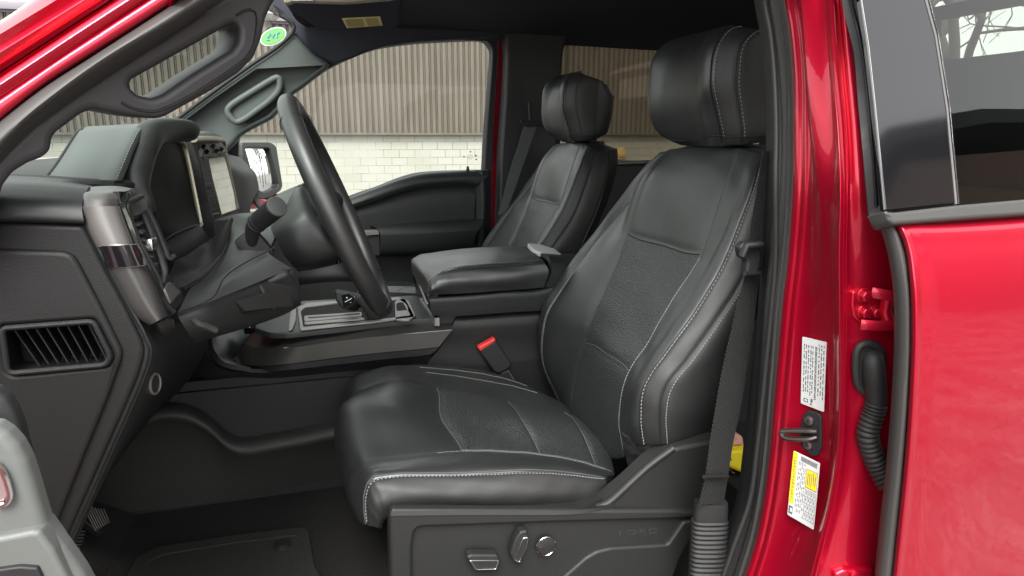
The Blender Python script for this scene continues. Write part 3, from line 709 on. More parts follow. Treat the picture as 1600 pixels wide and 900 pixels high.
def text(name, s, size, loc, rot, matx, parent, ext=.0004, sx=1.0, bold=0):
    cu = bpy.data.curves.new(name, 'FONT'); cu.body = s; cu.size = size; cu.extrude = ext; cu.align_x = 'CENTER'; cu.align_y = 'CENTER'; cu.offset = bold; cu.space_character = 1.12
    o = bpy.data.objects.new(name+'_t', cu); COL.objects.link(o); dg = bpy.context.evaluated_depsgraph_get()
    me = bpy.data.meshes.new_from_object(o.evaluated_get(dg)); bpy.data.objects.remove(o)
    me.transform(Matrix.Diagonal((sx, 1, 1, 1))); me.transform(Matrix.Translation(Vector(loc)) @ rot.to_4x4())
    me.materials.clear(); return link(name, me, matx, parent)
lt = W(997, 831.5, .8322)
text('lettering', 'FORD', .0130, lt, Matrix(((1, 0, .0), (0, 0, -1), (-.115, 1, 0))), mat('relief_plastic', (.020, .020, .020), .6), seat, ext=.0012, sx=1.9)

# ------------------------------------------------------------------ floor, tunnel, shell
mb = MB(); box_geo(mb, (.3, 1.48, .755), (2.5, 1.86, .03)); 
skin_geo(mb, Skin([[np.array([x, .60+.0*x, .80]) for x in (-.9, 0, 1, 1.6)], [np.array([x, .68, .79]) for x in (-.9, 0, 1, 1.6)], [np.array([x, .76, .772]) for x in (-.9, 0, 1, 1.6)]]), 3, 3, None, 0, .01, 1)
skin_geo(mb, Skin([[np.array([-.42-.35*k/3, y, .77+.35*(k/3)**1.3]) for k in range(4)] for y in (.62, 1.0, 1.4, 2.4)]), 3, 4, None, 0, .01, 1)
mb.build('carpet', carpet_m, T)
mb = MB(); box_geo(mb, (-.86, 1.48, 1.05), (.04, 1.8, .7)); mb.build('firewall', dark, T)
# tunnel side panel with its pale step and the shelf above it
TP = 1.37
top_edge = [(60, 700), (150, 668), (200, 645), (234, 634), (264, 629), (300, 635), (330, 653), (357, 677), (376, 684), (430, 677), (480, 668), (540, 655), (640, 640), (760, 625)]
C0 = [(u, v-3, TP+.06) for u, v in top_edge]; C1 = [(u, v+2, TP+.035) for u, v in top_edge]; C2 = [(u, v+16, TP+.003) for u, v in top_edge]; C25 = [(u, v+21, TP) for u, v in top_edge]; C3 = [(u+2, v+34, TP+.012) for i, (u, v) in enumerate(top_edge)]
C4 = [(60, 800), (120, 800), (160, 800), (195, 800), (240, 797), (290, 791), (330, 785), (360, 780), (400, 772), (450, 763), (500, 753), (560, 744), (650, 730), (770, 715)]
C4 = [(u, v, TP+.05) for u, v in C4]
skin('tunnel_panel', [C0, C1, C2, C25, C3, C4], mat('tunnel_plastic', (.026, .026, .0245), .6, bump=('noise', 700, .3, .0006)), T, na=4, nt=3, thick=.01)
mb = MB(); box_geo(mb, (.5, 1.60, .90), (2.3, .36, .26)); box_geo(mb, (-.30, 1.55, 1.0), (.9, .24, .1)); mb.build('tunnel', dark, T)
# sill and rear floor
mb = MB(); box_geo(mb, (.2, .60, .765), (2.6, .10, .07), bev=.01); mb.build('door_sill', grain, T)
# floor mat lies on the carpet
mm_ = MB(); zp = zplane(.782)
poly = rnd([(190, 960), (196, 905), (214, 868), (250, 853), (360, 836), (470, 823), (482, 826), (486, 850), (492, 885), (520, 930), (520, 1050), (250, 1050)], 8)
plate_geo(mm_, [[WP(p[0], p[1], zp) for p in poly]], zp, .008, .003)
inn = rnd([(212, 950), (216, 905), (230, 878), (256, 866), (360, 849), (462, 836), (470, 840), (474, 860), (480, 890), (505, 930), (505, 1030), (262, 1030)], 8)
zp2 = zplane(.7835); plate_geo(mm_, [[WP(p[0], p[1], zp2) for p in poly], [WP(p[0], p[1], zp2) for p in inn]], zp2, .006, .002)
fm = mm_.build('floor_mat', matm); fm['label'] = "black floor mat with raised rim in the driver's footwell"; fm['category'] = 'floor mat'
mm2 = MB(); cyl_geo(mm2, WZ(441, 853, .782), (0, 0, 1), .017, .004); cyl_geo(mm2, WZ(441, 853, .785), (0, 0, 1), .009, .004); mm2.build('mat_clip', rubber_d, fm)
# pedals
def pedal(name, poly, pl, lines):
    m2 = MB(); plate_geo(m2, [[WP(p[0], p[1], pl) for p in rnd(poly, 5)]], pl, .012, .003)
    p2 = (pl[0]+pl[1]*.0025, pl[1])
    for (a, b) in lines: sweep_geo(m2, [WP(a[0], a[1], p2), WP(b[0], b[1], p2)], .0011, n=6, m=1)
    c = WP(poly[0][0], poly[0][1], pl); sweep_geo(m2, [c+np.array([.0, .02, -.01]), c+np.array([-.08, .02, .10]), c+np.array([-.16, .02, .22])], .008)
    m2.build(name, [rubber_d, satin], T)
pp = WX(150, 812, -.44); pl = (pp, np.array([.80, -.25, .55])); pl = (pl[0], pl[1]/np.linalg.norm(pl[1]))
pedal('accelerator_pedal', [(126, 805), (134, 790), (146, 789), (160, 798), (169, 808), (173, 818), (163, 833), (154, 832), (136, 818)], pl, [((130+k*4.6, 791+k*.6), (150+k*3.0, 829-k*1.8)) for k in range(0, 8)])
pp = WX(115, 850, -.42); pl = (pp, pl[1])
pedal('brake_pedal', [(94, 856), (100, 838), (117, 823), (129, 823), (134, 840), (130, 855), (118, 877), (104, 874)], pl, [((99, 833+k*4.6), (133-k*1.6, 833+k*5.3-3)) for k in range(0, 9)])

# roof, headliner, rear wall, outer skins
C = []
for (y, z, x0) in ((.62, 1.86, -.02), (.80, 1.93, -.045), (1.3, 1.965, -.08), (1.9, 1.958, -.075), (2.2, 1.932, -.06), (2.33, 1.902, -.02), (2.40, 1.880, .06)):
    C.append([np.array([x, y, z+.012*math.sin(min(1, (x+.1)/1.2)*3.14)]) for x in (x0, x0+.12, .35, .8, 1.3, 1.78)])
mb = MB(); skin_geo(mb, Skin(C), 5, 5, None, 0, .015, -1); mb.build('headliner', head_m, T, 60)
mb = MB(); C = [[p+np.array([0, (.0 if 0 < i < 6 else (-.05 if i == 0 else .05)), .045]) for p in c] for i, c in enumerate(C)]; skin_geo(mb, Skin(C), 4, 4, None, 0, .02, 1); mb.build('roof', paint, T, 60)
mb = MB()
RW = 1.76
def rect(x, y0, y1, z0, z1, r=.03):
    return [np.array([x, a, b]) for a, b in rnd([(y0, z0), (y1, z0), (y1, z1), (y0, z1)], r)]
plate_geo(mb, [rect(RW, .60, 2.42, .75, 1.92), rect(RW, .95, 1.66, 1.765, 1.885)], (np.array([RW, 1, 1]), np.array([-1.0, 0, 0])), .05, .01)
mb.build('rear_wall', head_m, T)
mb = MB(); sweep_geo(mb, cr([W(215, -40, .615), W(262, -75, .63), (.0, .665, 1.80), (.12, .68, 1.875), (.5, .69, 1.905), (1.1, .70, 1.905), (1.76, .70, 1.89)], 50), .030, .045, up=(0, 1, 0), n=16, square=3)
mb.build('roof_side_rail', paint, T, 60)
mb = MB(); sweep_geo(mb, cr([W(455, -30, .70), (.0, .715, 1.76), (.10, .725, 1.85), (.5, .735, 1.885), (1.1, .74, 1.885), (1.76, .74, 1.87)], 40), .022, .035, up=(0, 1, 0), n=12, square=3)
mb.build('rail_trim', head_m, T, 60)
mb = MB(); box_geo(mb, (-.70, .555, 1.06), (.50, .10, .70), bev=.03); mb.build('front_wing', paint, T)
mb = MB(); box_geo(mb, (-.70, 2.44, 1.06), (.50, .10, .70), bev=.03); mb.build('front_wing', paint, T)
mb = MB(); box_geo(mb, (.35, .545, .70), (2.7, .09, .10), bev=.02); mb.build('body_sill', paint, T)
mb = MB(); plate_geo(mb, [rect(RW+.03, .93, 1.68, 1.75, 1.90)], (np.array([RW+.03, 1, 1]), np.array([-1.0, 0, 0])), .004, .001); mb.build('rear_window', clear, T)
mb = MB(); box_geo(mb, (1.45, 1.48, 1.02), (.52, 1.6, .16), bev=.03); box_geo(mb, (1.66, 1.48, 1.21), (.12, 1.6, .44), bev=.03)
mb.build('rear_bench', leather, T)
mb = MB(); box_geo(mb, (2.9, 1.48, .95), (2.1, 2.0, .75), bev=.04); mb.build('cargo_bed', paint, T)
mb = MB(); box_geo(mb, (-1.65, 1.48, 1.06), (1.55, 1.94, .62), bev=.10); mb.build('bonnet', paint, T)
m2 = MB()
for (x, y) in ((-1.6, .58), (3.0, .58), (-1.6, 2.38), (3.0, 2.38)):
    m2 = MB(); cyl_geo(m2, (x, y-.13, .40), (0, 1, 0), .40, .26, n=40); cyl_geo(m2, (x, y-.135, .40), (0, 1, 0), .25, .01, m=1); cyl_geo(m2, (x, y+.125, .40), (0, 1, 0), .25, .01, m=1); m2.build('wheel', [rubber_d, satin], T)
mb = MB(); box_geo(mb, (.5, 1.48, .62), (5.2, 1.5, .22)); mb.build('chassis', dark, T)

# ------------------------------------------------------------------ passenger side of the cab
YP = 2.40
win = cr([(372, 300), (372, 215), (388, 199), (420, 183), (441, 165), (456, 146), (471, 136), (497, 117), (520, 103), (545, 91), (572, 80), (600, 72.5), (650, 66), (700, 63), (742, 61.5), (758, 63), (766, 70), (770, 84), (766, 140), (761, 200), (757.5, 262), (756, 266), (725, 267), (690, 268), (655, 271), (625, 279), (590, 293), (560, 303), (520, 318), (450, 340), (400, 345)], 150, True)
dooro = [(310, 560), (310, 240), (345, 205), (400, 150), (450, 112), (500, 75), (560, 48), (640, 38), (770, 36), (777, 52), (779, 80), (772, 180), (768, 280), (765, 420), (770, 640), (500, 700), (320, 690)]
dr = MB(); plate_geo(dr, [[WP(p[0], p[1], yplane(YP)) for p in rnd(dooro, 12)], [WP(p[0], p[1], yplane(YP)) for p in win]], yplane(YP), .06, .004)
door2 = dr.build('front_door', rubber_d, T, label='closed passenger door with stitched trim panel and clear window')
mb = MB(); wg = cr([(360, 310), (360, 210), (380, 192), (448, 140), (490, 112), (560, 76), (640, 58), (745, 54), (772, 60), (778, 84), (765, 275), (650, 285), (560, 318), (450, 350)], 60, True)
plate_geo(mb, [[WP(p[0], p[1], yplane(YP+.028)) for p in wg]], yplane(YP+.028), .004, .0008); mb.build('window_pane', clear, door2)
def ptrim(name, curves, m, **k): return skin(name, curves, m, door2, **k)
# upper door trim: belt roll, pad recess, arm rest
belt = [(500, 330), (548, 309), (590, 293), (625, 280), (655, 272), (700, 268), (740, 266), (762, 266)]
def sh(c, dv, y, du=0): return [(u+du, v+dv, y) for u, v in c]
pad = [(500, 345), (549, 324), (588, 312), (630, 298), (656, 292), (695, 288), (728, 287), (744, 290)]
ptrim('door_panel', [sh(belt, -1, YP-.01), sh(belt, 2, YP-.035), sh(belt, 10, YP-.048), sh(pad, -1, YP-.045), sh(pad, 3, YP-.03),
     [(500, 365, YP-.025), (552, 342, YP-.025), (592, 333, YP-.025), (632, 326, YP-.025), (658, 322, YP-.025), (695, 320, YP-.025), (726, 319, YP-.025), (742, 320, YP-.025)],
     [(500, 400, YP-.02), (552, 372, YP-.02), (592, 366, YP-.02), (632, 363, YP-.02), (658, 361, YP-.02), (695, 358, YP-.02), (726, 356, YP-.02), (742, 356, YP-.02)],
     [(500, 520, YP-.01), (552, 470, YP-.01), (592, 470, YP-.01), (632, 470, YP-.01), (658, 470, YP-.01), (695, 470, YP-.01), (726, 470, YP-.01), (745, 470, YP-.01)]], soft, na=4, nt=5, thick=.006)
ptrim('trim_edge', [[(742, 266, YP-.03), (744, 300, YP-.03), (744, 350, YP-.03), (742, 420, YP-.02)], [(752, 266, YP-.046), (754, 300, YP-.046), (753, 350, YP-.044), (748, 420, YP-.03)], [(768, 268, YP-.02), (768, 300, YP-.02), (767, 350, YP-.02), (765, 420, YP-.02)]], soft, thick=.006)
st = MB(); P2 = [W(u, v, YP-.046) for u, v in cr([(530, 331), (549, 324), (588, 312), (630, 298), (656, 292), (695, 288.5), (728, 288), (741, 292), (748, 306), (748.5, 342)], 120)]
stitches(st, P2, [np.array([0, -1.0, .2])]*len(P2), r=.0007, ln=.004, gap=.006, lift=.002)
st.build('stitching', thread_d, door2); st = MB(); P2 = [W(u, v, YP-.112) for u, v in cr([(596, 367), (640, 365.5), (700, 362), (745, 358.5)], 60)]; stitches(st, P2, [np.array([0, -1.0, .2])]*len(P2), r=.0010, ln=.004, gap=.006, lift=.002)
st.build('stitching', thread_d, door2)
ptrim('armrest', [[(578, 352, YP-.02), (640, 350, YP-.02), (700, 346, YP-.02), (752, 343, YP-.02)], [(582, 352, YP-.06), (640, 349, YP-.06), (700, 345, YP-.06), (754, 342, YP-.06)], [(589, 357, YP-.10), (640, 355, YP-.10), (700, 351, YP-.10), (754, 348, YP-.09)],
      [(594, 364, YP-.11), (640, 363, YP-.11), (700, 360, YP-.11), (750, 356, YP-.10)], [(594, 372, YP-.11), (640, 371, YP-.11), (700, 368, YP-.11), (746, 364, YP-.10)], [(594, 398, YP-.09), (640, 397, YP-.09), (700, 393, YP-.09), (732, 388, YP-.08)], [(594, 400, YP-.02), (640, 399, YP-.02), (700, 395, YP-.02), (732, 390, YP-.02)]], soft, na=3, nt=4, thick=.005)
mb = MB(); plate_geo(mb, [[WP(p[0], p[1], yplane(YP-.10)) for p in rnd([(562, 361), (592, 359.5), (593, 367), (566, 369)], 1)]], yplane(YP-.10), .03, .002); mb.build('door_handle', satin, door2)
mb = MB(); plate_geo(mb, [[WP(p[0], p[1], yplane(YP-.09)) for p in rnd([(560, 369), (593, 367), (594, 399), (562, 402)], 1)]], yplane(YP-.09), .06, .002); mb.build('handle_box', dark, door2)
mb = MB(); cyl_geo(mb, W(731, 268, YP-.03), (0, 0, 1), .006, .010); cyl_geo(mb, W(731, 265, YP-.03), (0, 0, 1), .0045, .012); mb.build('lock_pin', dark, door2)
# etched mark low on the glass
mb = MB(); 
for k in range(12):
    a = k*math.pi/6; c0 = W(735, 245, YP+.026); d = np.array([math.cos(a), 0, math.sin(a)]); sweep_geo(mb, [c0+d*.005, c0+d*.010], .0006, n=5)
for (u, v) in ((725, 245), (743.5, 243), (744, 249), (735, 237)): box_geo(mb, W(u, v, YP+.026), (.006, .001, .005))
mb.build('glass_mark', grey_pl, door2)
# red outer edge, pillar trim
def pplate(name, poly, y, t, m, parent=None, r=4, bev=.003, holes=(), **k):
    mb = MB(); pl = yplane(y); plate_geo(mb, [[WP(p[0], p[1], pl) for p in rnd(poly, r)]]+[[WP(p[0], p[1], pl) for p in h] for h in holes], pl, t, bev); return mb.build(name, m, parent or T, 40, **k)
pplate('door_pillar', [(771, 40), (790, 40), (790, 90), (785, 180), (780, 264), (775, 560), (762, 560), (766, 264), (771, 160), (775, 80)], YP+.07, .02, paint)
pil = pplate('pillar_trim', [(790, 50), (812, 42), (890, 40), (886, 60), (881, 74), (877, 120), (868, 260), (868, 520), (776, 540), (780, 330), (783, 240), (790, 150), (793, 88)], 2.33, .06, soft, r=8, bev=.008)
# rear door, window seen between the headrests
rw = cr([(882, 330), (875, 200), (876, 120), (880, 82), (884, 71), (893, 63), (906, 59), (963, 59), (1033, 60.5), (1110, 63), (1230, 70), (1300, 90), (1300, 251), (1230, 251), (1100, 251), (966, 252), (900, 254)], 90, True)
rd = pplate('rear_door', [(840, 40), (1000, 38), (1330, 40), (1360, 90), (1360, 470), (1100, 470), (852, 470)], YP, .06, rubber_d, holes=[rw], label='closed rear passenger door with smoked window')
mb = MB(); plate_geo(mb, [[WP(p[0], p[1], yplane(YP+.028)) for p in rnd([(860, 50), (1340, 50), (1340, 262), (860, 266)], 4)]], yplane(YP+.028), .004, .0008); mb.build('window_pane', tint, rd)
sweep('sill_strip', even([W(u, v, YP-.01) for u, v in [(940, 256), (966, 255), (1017, 253), (1200, 250)]], .02), .009, satin, rd, b=.008)
pplate('window_seal', [(898, 59), (1040, 59), (1240, 68), (1240, 66), (1040, 55.5), (898, 56)], YP-.004, .01, grey_pl, rd, r=0, bev=.001)
mb = MB(); plate_geo(mb, [[WP(p[0], p[1], yplane(YP-.012)) for p in rnd([(870, 260), (1000, 258), (1330, 256), (1330, 480), (870, 480)], 3)]], yplane(YP-.012), .02, .004); mb.build('door_panel', dark, rd)

# front pillar trim, passenger side, with its grab handle
PA = yplane(2.27)
outer = [(240, 212), (270, 192), (330, 147), (390, 105), (430, 78), (448, 62), (458, 50), (462, 51), (476, 69), (494, 86), (514, 99), (512, 107), (497, 118), (471, 138), (456, 148), (446, 163), (424, 186), (390, 203), (374, 213), (366, 225), (350, 240), (300, 260), (240, 250)]
hole = rnd([(360, 177), (367, 167), (430, 127), (436, 131), (433, 144), (418, 158), (382, 183), (372, 186)], 6)
mb = MB(); plate_geo(mb, [[WP(p[0], p[1], PA) for p in rnd(outer, 7)], [WP(p[0], p[1], PA) for p in hole]], PA, .05, .014, seg=4); pA2 = mb.build('front_pillar', green_soft, T, 50)
mb = MB(); plate_geo(mb, [[WP(p[0], p[1], yplane(2.305)) for p in rnd([(352, 182), (362, 160), (434, 118), (444, 130), (434, 156), (384, 192)], 3)]], yplane(2.305), .01, .002); mb.build('handle_recess', soft, pA2)
mb = MB(); loop = even([W(u, v, 2.261) for u, v in cr([(356, 176), (362, 164), (396, 142), (430, 122), (437, 126), (435, 141), (420, 158), (400, 173), (380, 187), (368, 190)], 90, True)], .006, True)
sweep_geo(mb, loop, .010, .008, up=(0, 1, 0), closed=True, n=12); mb.build('grab_handle', green_soft, pA2, 60)
sweep('windscreen_seal', even([W(u, v, 2.264) for u, v in cr([(262, 197), (330, 146), (390, 103), (430, 76), (452, 57), (459, 46), (458, 38), (447, 29), (428, 20)], 60)], .01), .006, rubber_d, pA2)

# windscreen with its round-edged green inspection sticker
g0, g1, g2, g3 = W(-120, 360, .60)+[-.25, 0, 0], W(450, -25, .74)+[-.02, 0, .01], W(452, 22, 2.24)+[-.012, .02, .008], W(225, 232, 2.31)+[-.05, .02, -.02]
mb = MB(); V = []
n = 12
for i in range(n+1):
    for j in range(n+1):
        a, b = i/n, j/n; p = (g0*(1-a)+g1*a)*(1-b)+(g3*(1-a)+g2*a)*b; p = p+np.array([-.05, 0, .02])*math.sin(math.pi*b)*.8; V.append(p)
Fc = [(i*(n+1)+j, (i+1)*(n+1)+j, (i+1)*(n+1)+j+1, i*(n+1)+j+1) for i in range(n) for j in range(n)]
mb.add(V, Fc); wsn = mb.build('windscreen', green_glass, T, 60)
def disc(mb, c, ex, ey, a, b, m, lift, n=40):
    nn = np.cross(ex, ey); mb.add([c+nn*lift]+[c+nn*lift+ex*a*math.cos(2*math.pi*k/n)+ey*b*math.sin(2*math.pi*k/n) for k in range(n)], [(0, 1+k, 1+(k+1) % n) for k in range(n)], m)
c0 = W(427, 57, 2.05); ex = W(447, 50, 2.05)-c0; ex /= np.linalg.norm(ex); ey = np.array([ex[2]*-.35-.0, 0, 1.0]); ey = ey/np.linalg.norm(ey)
mb = MB(); nn = np.cross(ex, ey); lf = .001 if np.dot(nn, CAM-c0) > 0 else -.001
disc(mb, c0, ex, ey, .038, .022, 0, lf); disc(mb, c0, ex, ey, .034, .0185, 1, lf*2)
for (dx, dy, L, a) in ((-.012, .004, .010, .5), (-.004, .006, .012, -.9), (.001, .001, .012, .8), (.010, -.002, .010, 1.3), (-.016, -.004, .009, -.3), (.016, .004, .007, .2)):
    c = c0+ex*dx+ey*dy+nn*lf*3; sweep_geo(mb, [c-(ex*math.cos(a)+ey*math.sin(a))*L/2, c+(ex*math.cos(a)+ey*math.sin(a))*L/2], .0012, n=5, m=2)
mb.build('inspection_sticker', [white, greens, blues], wsn)

pplate('roof_rail', [(426, 18), (447, 29), (461, 50), (476, 70), (494, 86), (522, 99), (548, 91), (574, 79), (602, 71), (650, 64), (740, 59), (770, 56), (800, 38), (1000, 44), (1000, -60), (410, -60), (410, 10)], 2.33, .03, head_m, r=3, bev=.006)
# sun visor with a yellow warning label, overhead trim
vp = plane3(W(440, 8, 1.72), W(640, 4, 1.72), W(560, 50, 1.80))
vis = MB(); plate_geo(vis, [[WP(p[0], p[1], vp) for p in rnd([(440, 0), (470, -30), (640, -30), (627, 10), (626, 40), (617, 47), (500, 49), (484, 36), (455, 20)], 8)]], vp, .02, .006); vz = vis.build('sun_visor', head_m, T)
mb = MB(); v2 = (vp[0]+vp[1]*.001, vp[1]); plate_geo(mb, [[WP(p[0], p[1], v2) for p in [(534, 29), (594, 26), (598, 40), (542, 44)]]], v2, .0008, .0002)
v3 = (vp[0]+vp[1]*.0016, vp[1])
for k in range(24):
    u = 540+k*2.1; 
    if k in (13, 14): continue
    sweep_geo(mb, [WP(u, 30.5-(k*.09), v3), WP(u+4.5, 42-(k*.09), v3)], .0008, n=4, m=1)
mb.build('warning_label', [mat('aged_label', (.62, .55, .24), .6), mat('label_print', (.22, .19, .09), .7)], vz)
mb = MB(); 
plate_geo(mb, [[WP(p[0], p[1], yplane(1.62)) for p in rnd([(441, -12), (444, 4), (450, 6), (460, 2), (540, 4.5), (610, -1), (640, -8)], 2)]], yplane(1.62), .02, .004); mb.build('visor_clip', mat('beige_trim', (.24, .22, .15), .5), T)
mb = MB(); plate_geo(mb, [[WP(p[0], p[1], yplane(1.615)) for p in rnd([(456, -2), (490, -2), (490, 1.2), (458, 1.2)], 1)]], yplane(1.615), .004, .001); mb.build('courtesy_lamp', white, T)
mb = MB(); pl = yplane(2.3); plate_geo(mb, [[WP(p[0], p[1], pl) for p in rnd([(963, 34), (998, 35), (996, 40.5), (960, 39.5)], 1)]], pl, .01, .002); cyl_geo(mb, W(979, 37.5, 2.29), (0, -1, 0), .004, .004, m=1)
mb.build('coat_hook', [grey_pl, soft], T)

# passenger seat belt
def belt_strip(mb, L, Rr, th=.0016):
    n = len(L); V = []; 
    for l, r in zip(L, Rr):
        nn = np.array([0, 1.0, 0]); V += [l, r, r+nn*th, l+nn*th]
    Fc = []
    for i in range(n-1):
        for k in range(4): Fc.append((i*4+k, (i+1)*4+k, (i+1)*4+(k+1) % 4, i*4+(k+1) % 4))
    Fc += [(0, 1, 2, 3)[::-1], tuple((n-1)*4+k for k in range(4))]; mb.add(V, Fc)
mb = MB(); L = cr([(819, 195, 2.260), (810, 225, 2.255), (796, 268, 2.250), (785, 310, 2.245), (778, 336, 2.240)], 20); Rr = cr([(839, 197, 2.260), (829, 225, 2.255), (814, 268, 2.250), (799, 310, 2.245), (791, 332, 2.240)], 20)
belt_strip(mb, [W(*p) for p in L], [W(*p) for p in Rr]); sb2 = mb.build('seat_belt', mat('grey_webbing', (.06, .063, .063), .7), T)
mb = MB(); plate_geo(mb, [[WP(p[0], p[1], yplane(2.245)) for p in rnd([(813, 186), (819, 189), (846, 190), (846, 197), (818, 197)], 2)]], yplane(2.245), .012, .003); sweep_geo(mb, [W(827, 160, 2.260), W(829, 188, 2.255)], .006, n=8); mb.build('belt_guide', dark, sb2)

# outside mirror, passenger side
mh = MB(); yy = 2.62; pm = plane3(W(382, 229, yy), W(421, 231, yy-.02), W(414, 300, yy-.02))
mc = W(405, 265, yy); view = mc-CAM; view /= np.linalg.norm(view)
tgt = np.array([1.0, .66, .07]); tgt /= np.linalg.norm(tgt); nm = tgt-view; nm /= np.linalg.norm(nm); pm = (mc, nm)
hous = rnd([(378, 222), (423, 222), (432, 228), (442, 290), (439, 298), (421, 309), (406, 312), (396, 298), (384, 262)], 5)
glz = rnd([(383, 230), (419, 231), (422, 233), (436, 289), (433, 293), (413, 301), (404, 296), (392, 262)], 4)
plate_geo(mh, [[WP(p[0], p[1], pm) for p in hous], [WP(p[0], p[1], pm) for p in glz]], pm, .018, .003)
p2 = (mc-nm*.018, nm); plate_geo(mh, [[WP(p[0], p[1], p2) for p in hous]], p2, .08, .03, seg=4); wm = mh.build('wing_mirror', grey_pl, T)
mb = MB(); p3 = (mc-nm*.010, nm); gc = WP(408, 264, p3); n_ = 14; V = []; Fc = []
for i in range(n_+1):                # gently convex glass
    for j in range(n_+1):
        a, b = i/n_, j/n_; uv = np.array((380, 227.))*(1-a)*(1-b)+np.array((424., 228))*a*(1-b)+np.array((440., 296))*a*b+np.array((402., 304))*(1-a)*b
        q = WP(uv[0], uv[1], p3); V.append(q+nm*(.005-((q-gc)@(q-gc))/(2*.55)))
for i in range(n_):
    for j in range(n_): Fc.append((i*(n_+1)+j, (i+1)*(n_+1)+j, (i+1)*(n_+1)+j+1, i*(n_+1)+j+1))
mb.add(V, Fc); mb.build('mirror_glass', mirror_m, wm, 80)
mb = MB(); plate_geo(mb, [[WP(p[0], p[1], pm) for p in rnd([(398, 304), (420, 311), (438, 301), (434, 312), (412, 326), (396, 316)], 3)]], (mc-nm*.002, nm), .06, .01); mb.build('mirror_arm', paint, wm)
pplate('sail_trim', [(346, 214), (372, 197), (372, 262), (384, 300), (392, 345), (340, 345)], YP-.03, .04, dark, r=2)
# ------------------------------------------------------------------ dashboard
YE = .62
PE = yplane(YE)
dm = MB()
endp = [(-90, 352), (0, 348), (60, 349.5), (127, 352), (131, 356), (162, 418), (195, 479), (220, 531), (224.5, 545), (224, 557), (216, 585), (195, 636), (168, 696), (135, 771), (102, 846), (70, 920), (-120, 960)]
vent_o = rnd([(3, 513), (146, 502), (173, 557), (165, 570), (20, 583), (12, 579)], 7)
plate_geo(dm, [[WP(p[0], p[1], PE) for p in rnd(endp, [0, 0, 0, 4, 4]+[0]*12)], [WP(p[0], p[1], PE) for p in vent_o]], PE, .03, .004, seg=3)
dash = dm.build('dashboard', end_pl, T)
# the recessed field of the end panel
fieldp = [(-90, 388), (20, 390), (97, 393), (112, 398), (122, 412), (160, 485), (190, 548), (190, 560), (168, 622), (140, 690), (96, 800), (60, 900), (-110, 940)]
mb = MB(); p1 = yplane(YE-.0045); plate_geo(mb, [[WP(p[0], p[1], p1) for p in rnd(fieldp, 7)], [WP(p[0], p[1], p1) for p in rnd([(0, 510), (147, 499), (177, 557), (167, 573), (20, 587), (9, 581)], 7)]], p1, .008, .006, seg=4); mb.build('end_cover', end_pl, dash, 50)
mb = MB()
loop = [W(u, v, YE-.006) for u, v in even(rnd([(3, 513), (146, 502), (173, 557), (165, 570), (20, 583), (12, 579)], 9), 4, True)]
sweep_geo(mb, loop, .0024, .0024, up=(0, 1, 0), closed=True, n=10)
for k in range(8):
    u0 = 22+k*16.6; v0 = 517-k*1.3; u1 = 60+k*15.1; v1 = 571-k*1.2
    a, b = W(u0, v0, YE+.004), W(u1, v1, YE+.004); q = [a, b, b+[-.006, .030, 0], a+[-.006, .030, 0]]; o_ = np.array([.0012, 0, 0])
    V = q+[x+o_ for x in q]; mb.add(V, [(0, 1, 2, 3), (7, 6, 5, 4), (0, 4, 5, 1), (1, 5, 6, 2), (2, 6, 7, 3), (3, 7, 4, 0)])
mb.build('side_vent', end_pl, dash)
mb = MB(); plate_geo(mb, [[WP(p[0], p[1], yplane(YE+.032)) for p in rnd([(-5, 505), (150, 495), (180, 560), (165, 578), (12, 590)], 3)]], yplane(YE+.032), .01, .002); mb.build('vent_cavity', dark, dash)
# rim strip that follows the end panel's edge, with the dark gap
e1 = [(133, 352), (166, 412), (200, 474), (232, 528), (238, 545), (237, 556), (228, 590), (206, 640), (180, 697), (146, 772), (112, 848), (80, 930)]
e0 = [(128, 352), (161, 415), (194, 477), (222, 531), (227.5, 546), (227, 557), (218, 586), (197, 637), (170, 697), (137, 772), (104, 848), (72, 930)]
skin('edge_strip', [sh(e0, 0, YE+.006), sh(e0, 0, YE+.002, 3), sh(e1, 0, YE+.010), sh(e1, 0, YE+.05, 6), sh(e1, 0, .75, 4)], soft, dash, na=3, nt=4, thick=.004)
# lower dash behind the strip (dark, faces the seat)
lowA = [(236, 530, .64), (262, 548, .80), (330, 566, 1.0), (420, 560, 1.3)]
skin('lower_cover', [[(230, 500, .66), (270, 505, .90), (300, 508, 1.15), (330, 512, 1.40)], [(240, 548, .655), (262, 550, .85), (290, 552, 1.1), (318, 555, 1.38)], [(236, 590, .66), (246, 592, .85), (262, 596, 1.1), (290, 600, 1.42)], [(215, 640, .68), (222, 640, .88), (232, 640, 1.1), (250, 640, 1.42)], [(186, 700, .70), (189, 700, .9), (194, 700, 1.1), (200, 700, 1.42)], [(115, 850, .72), (112, 850, .9), (108, 850, 1.1), (100, 850, 1.42)]], dark, dash, na=5, nt=5, thick=.006)
mb = MB(); kc = W(225, 600, .665); cyl_geo(mb, kc, (.97, -.24, 0), .0105, .010, n=28); rg = [kc+np.array([.97, -.24, 0])*.0105+np.array([.24, .97, 0])*.0095*math.cos(a)+np.array([0, 0, 1])*.0095*math.sin(a) for a in np.linspace(0, 6.283, 28, endpoint=False)]
sweep_geo(mb, rg, .0013, n=6, closed=True, m=1); mb.build('light_knob', [grain, satin], dash)
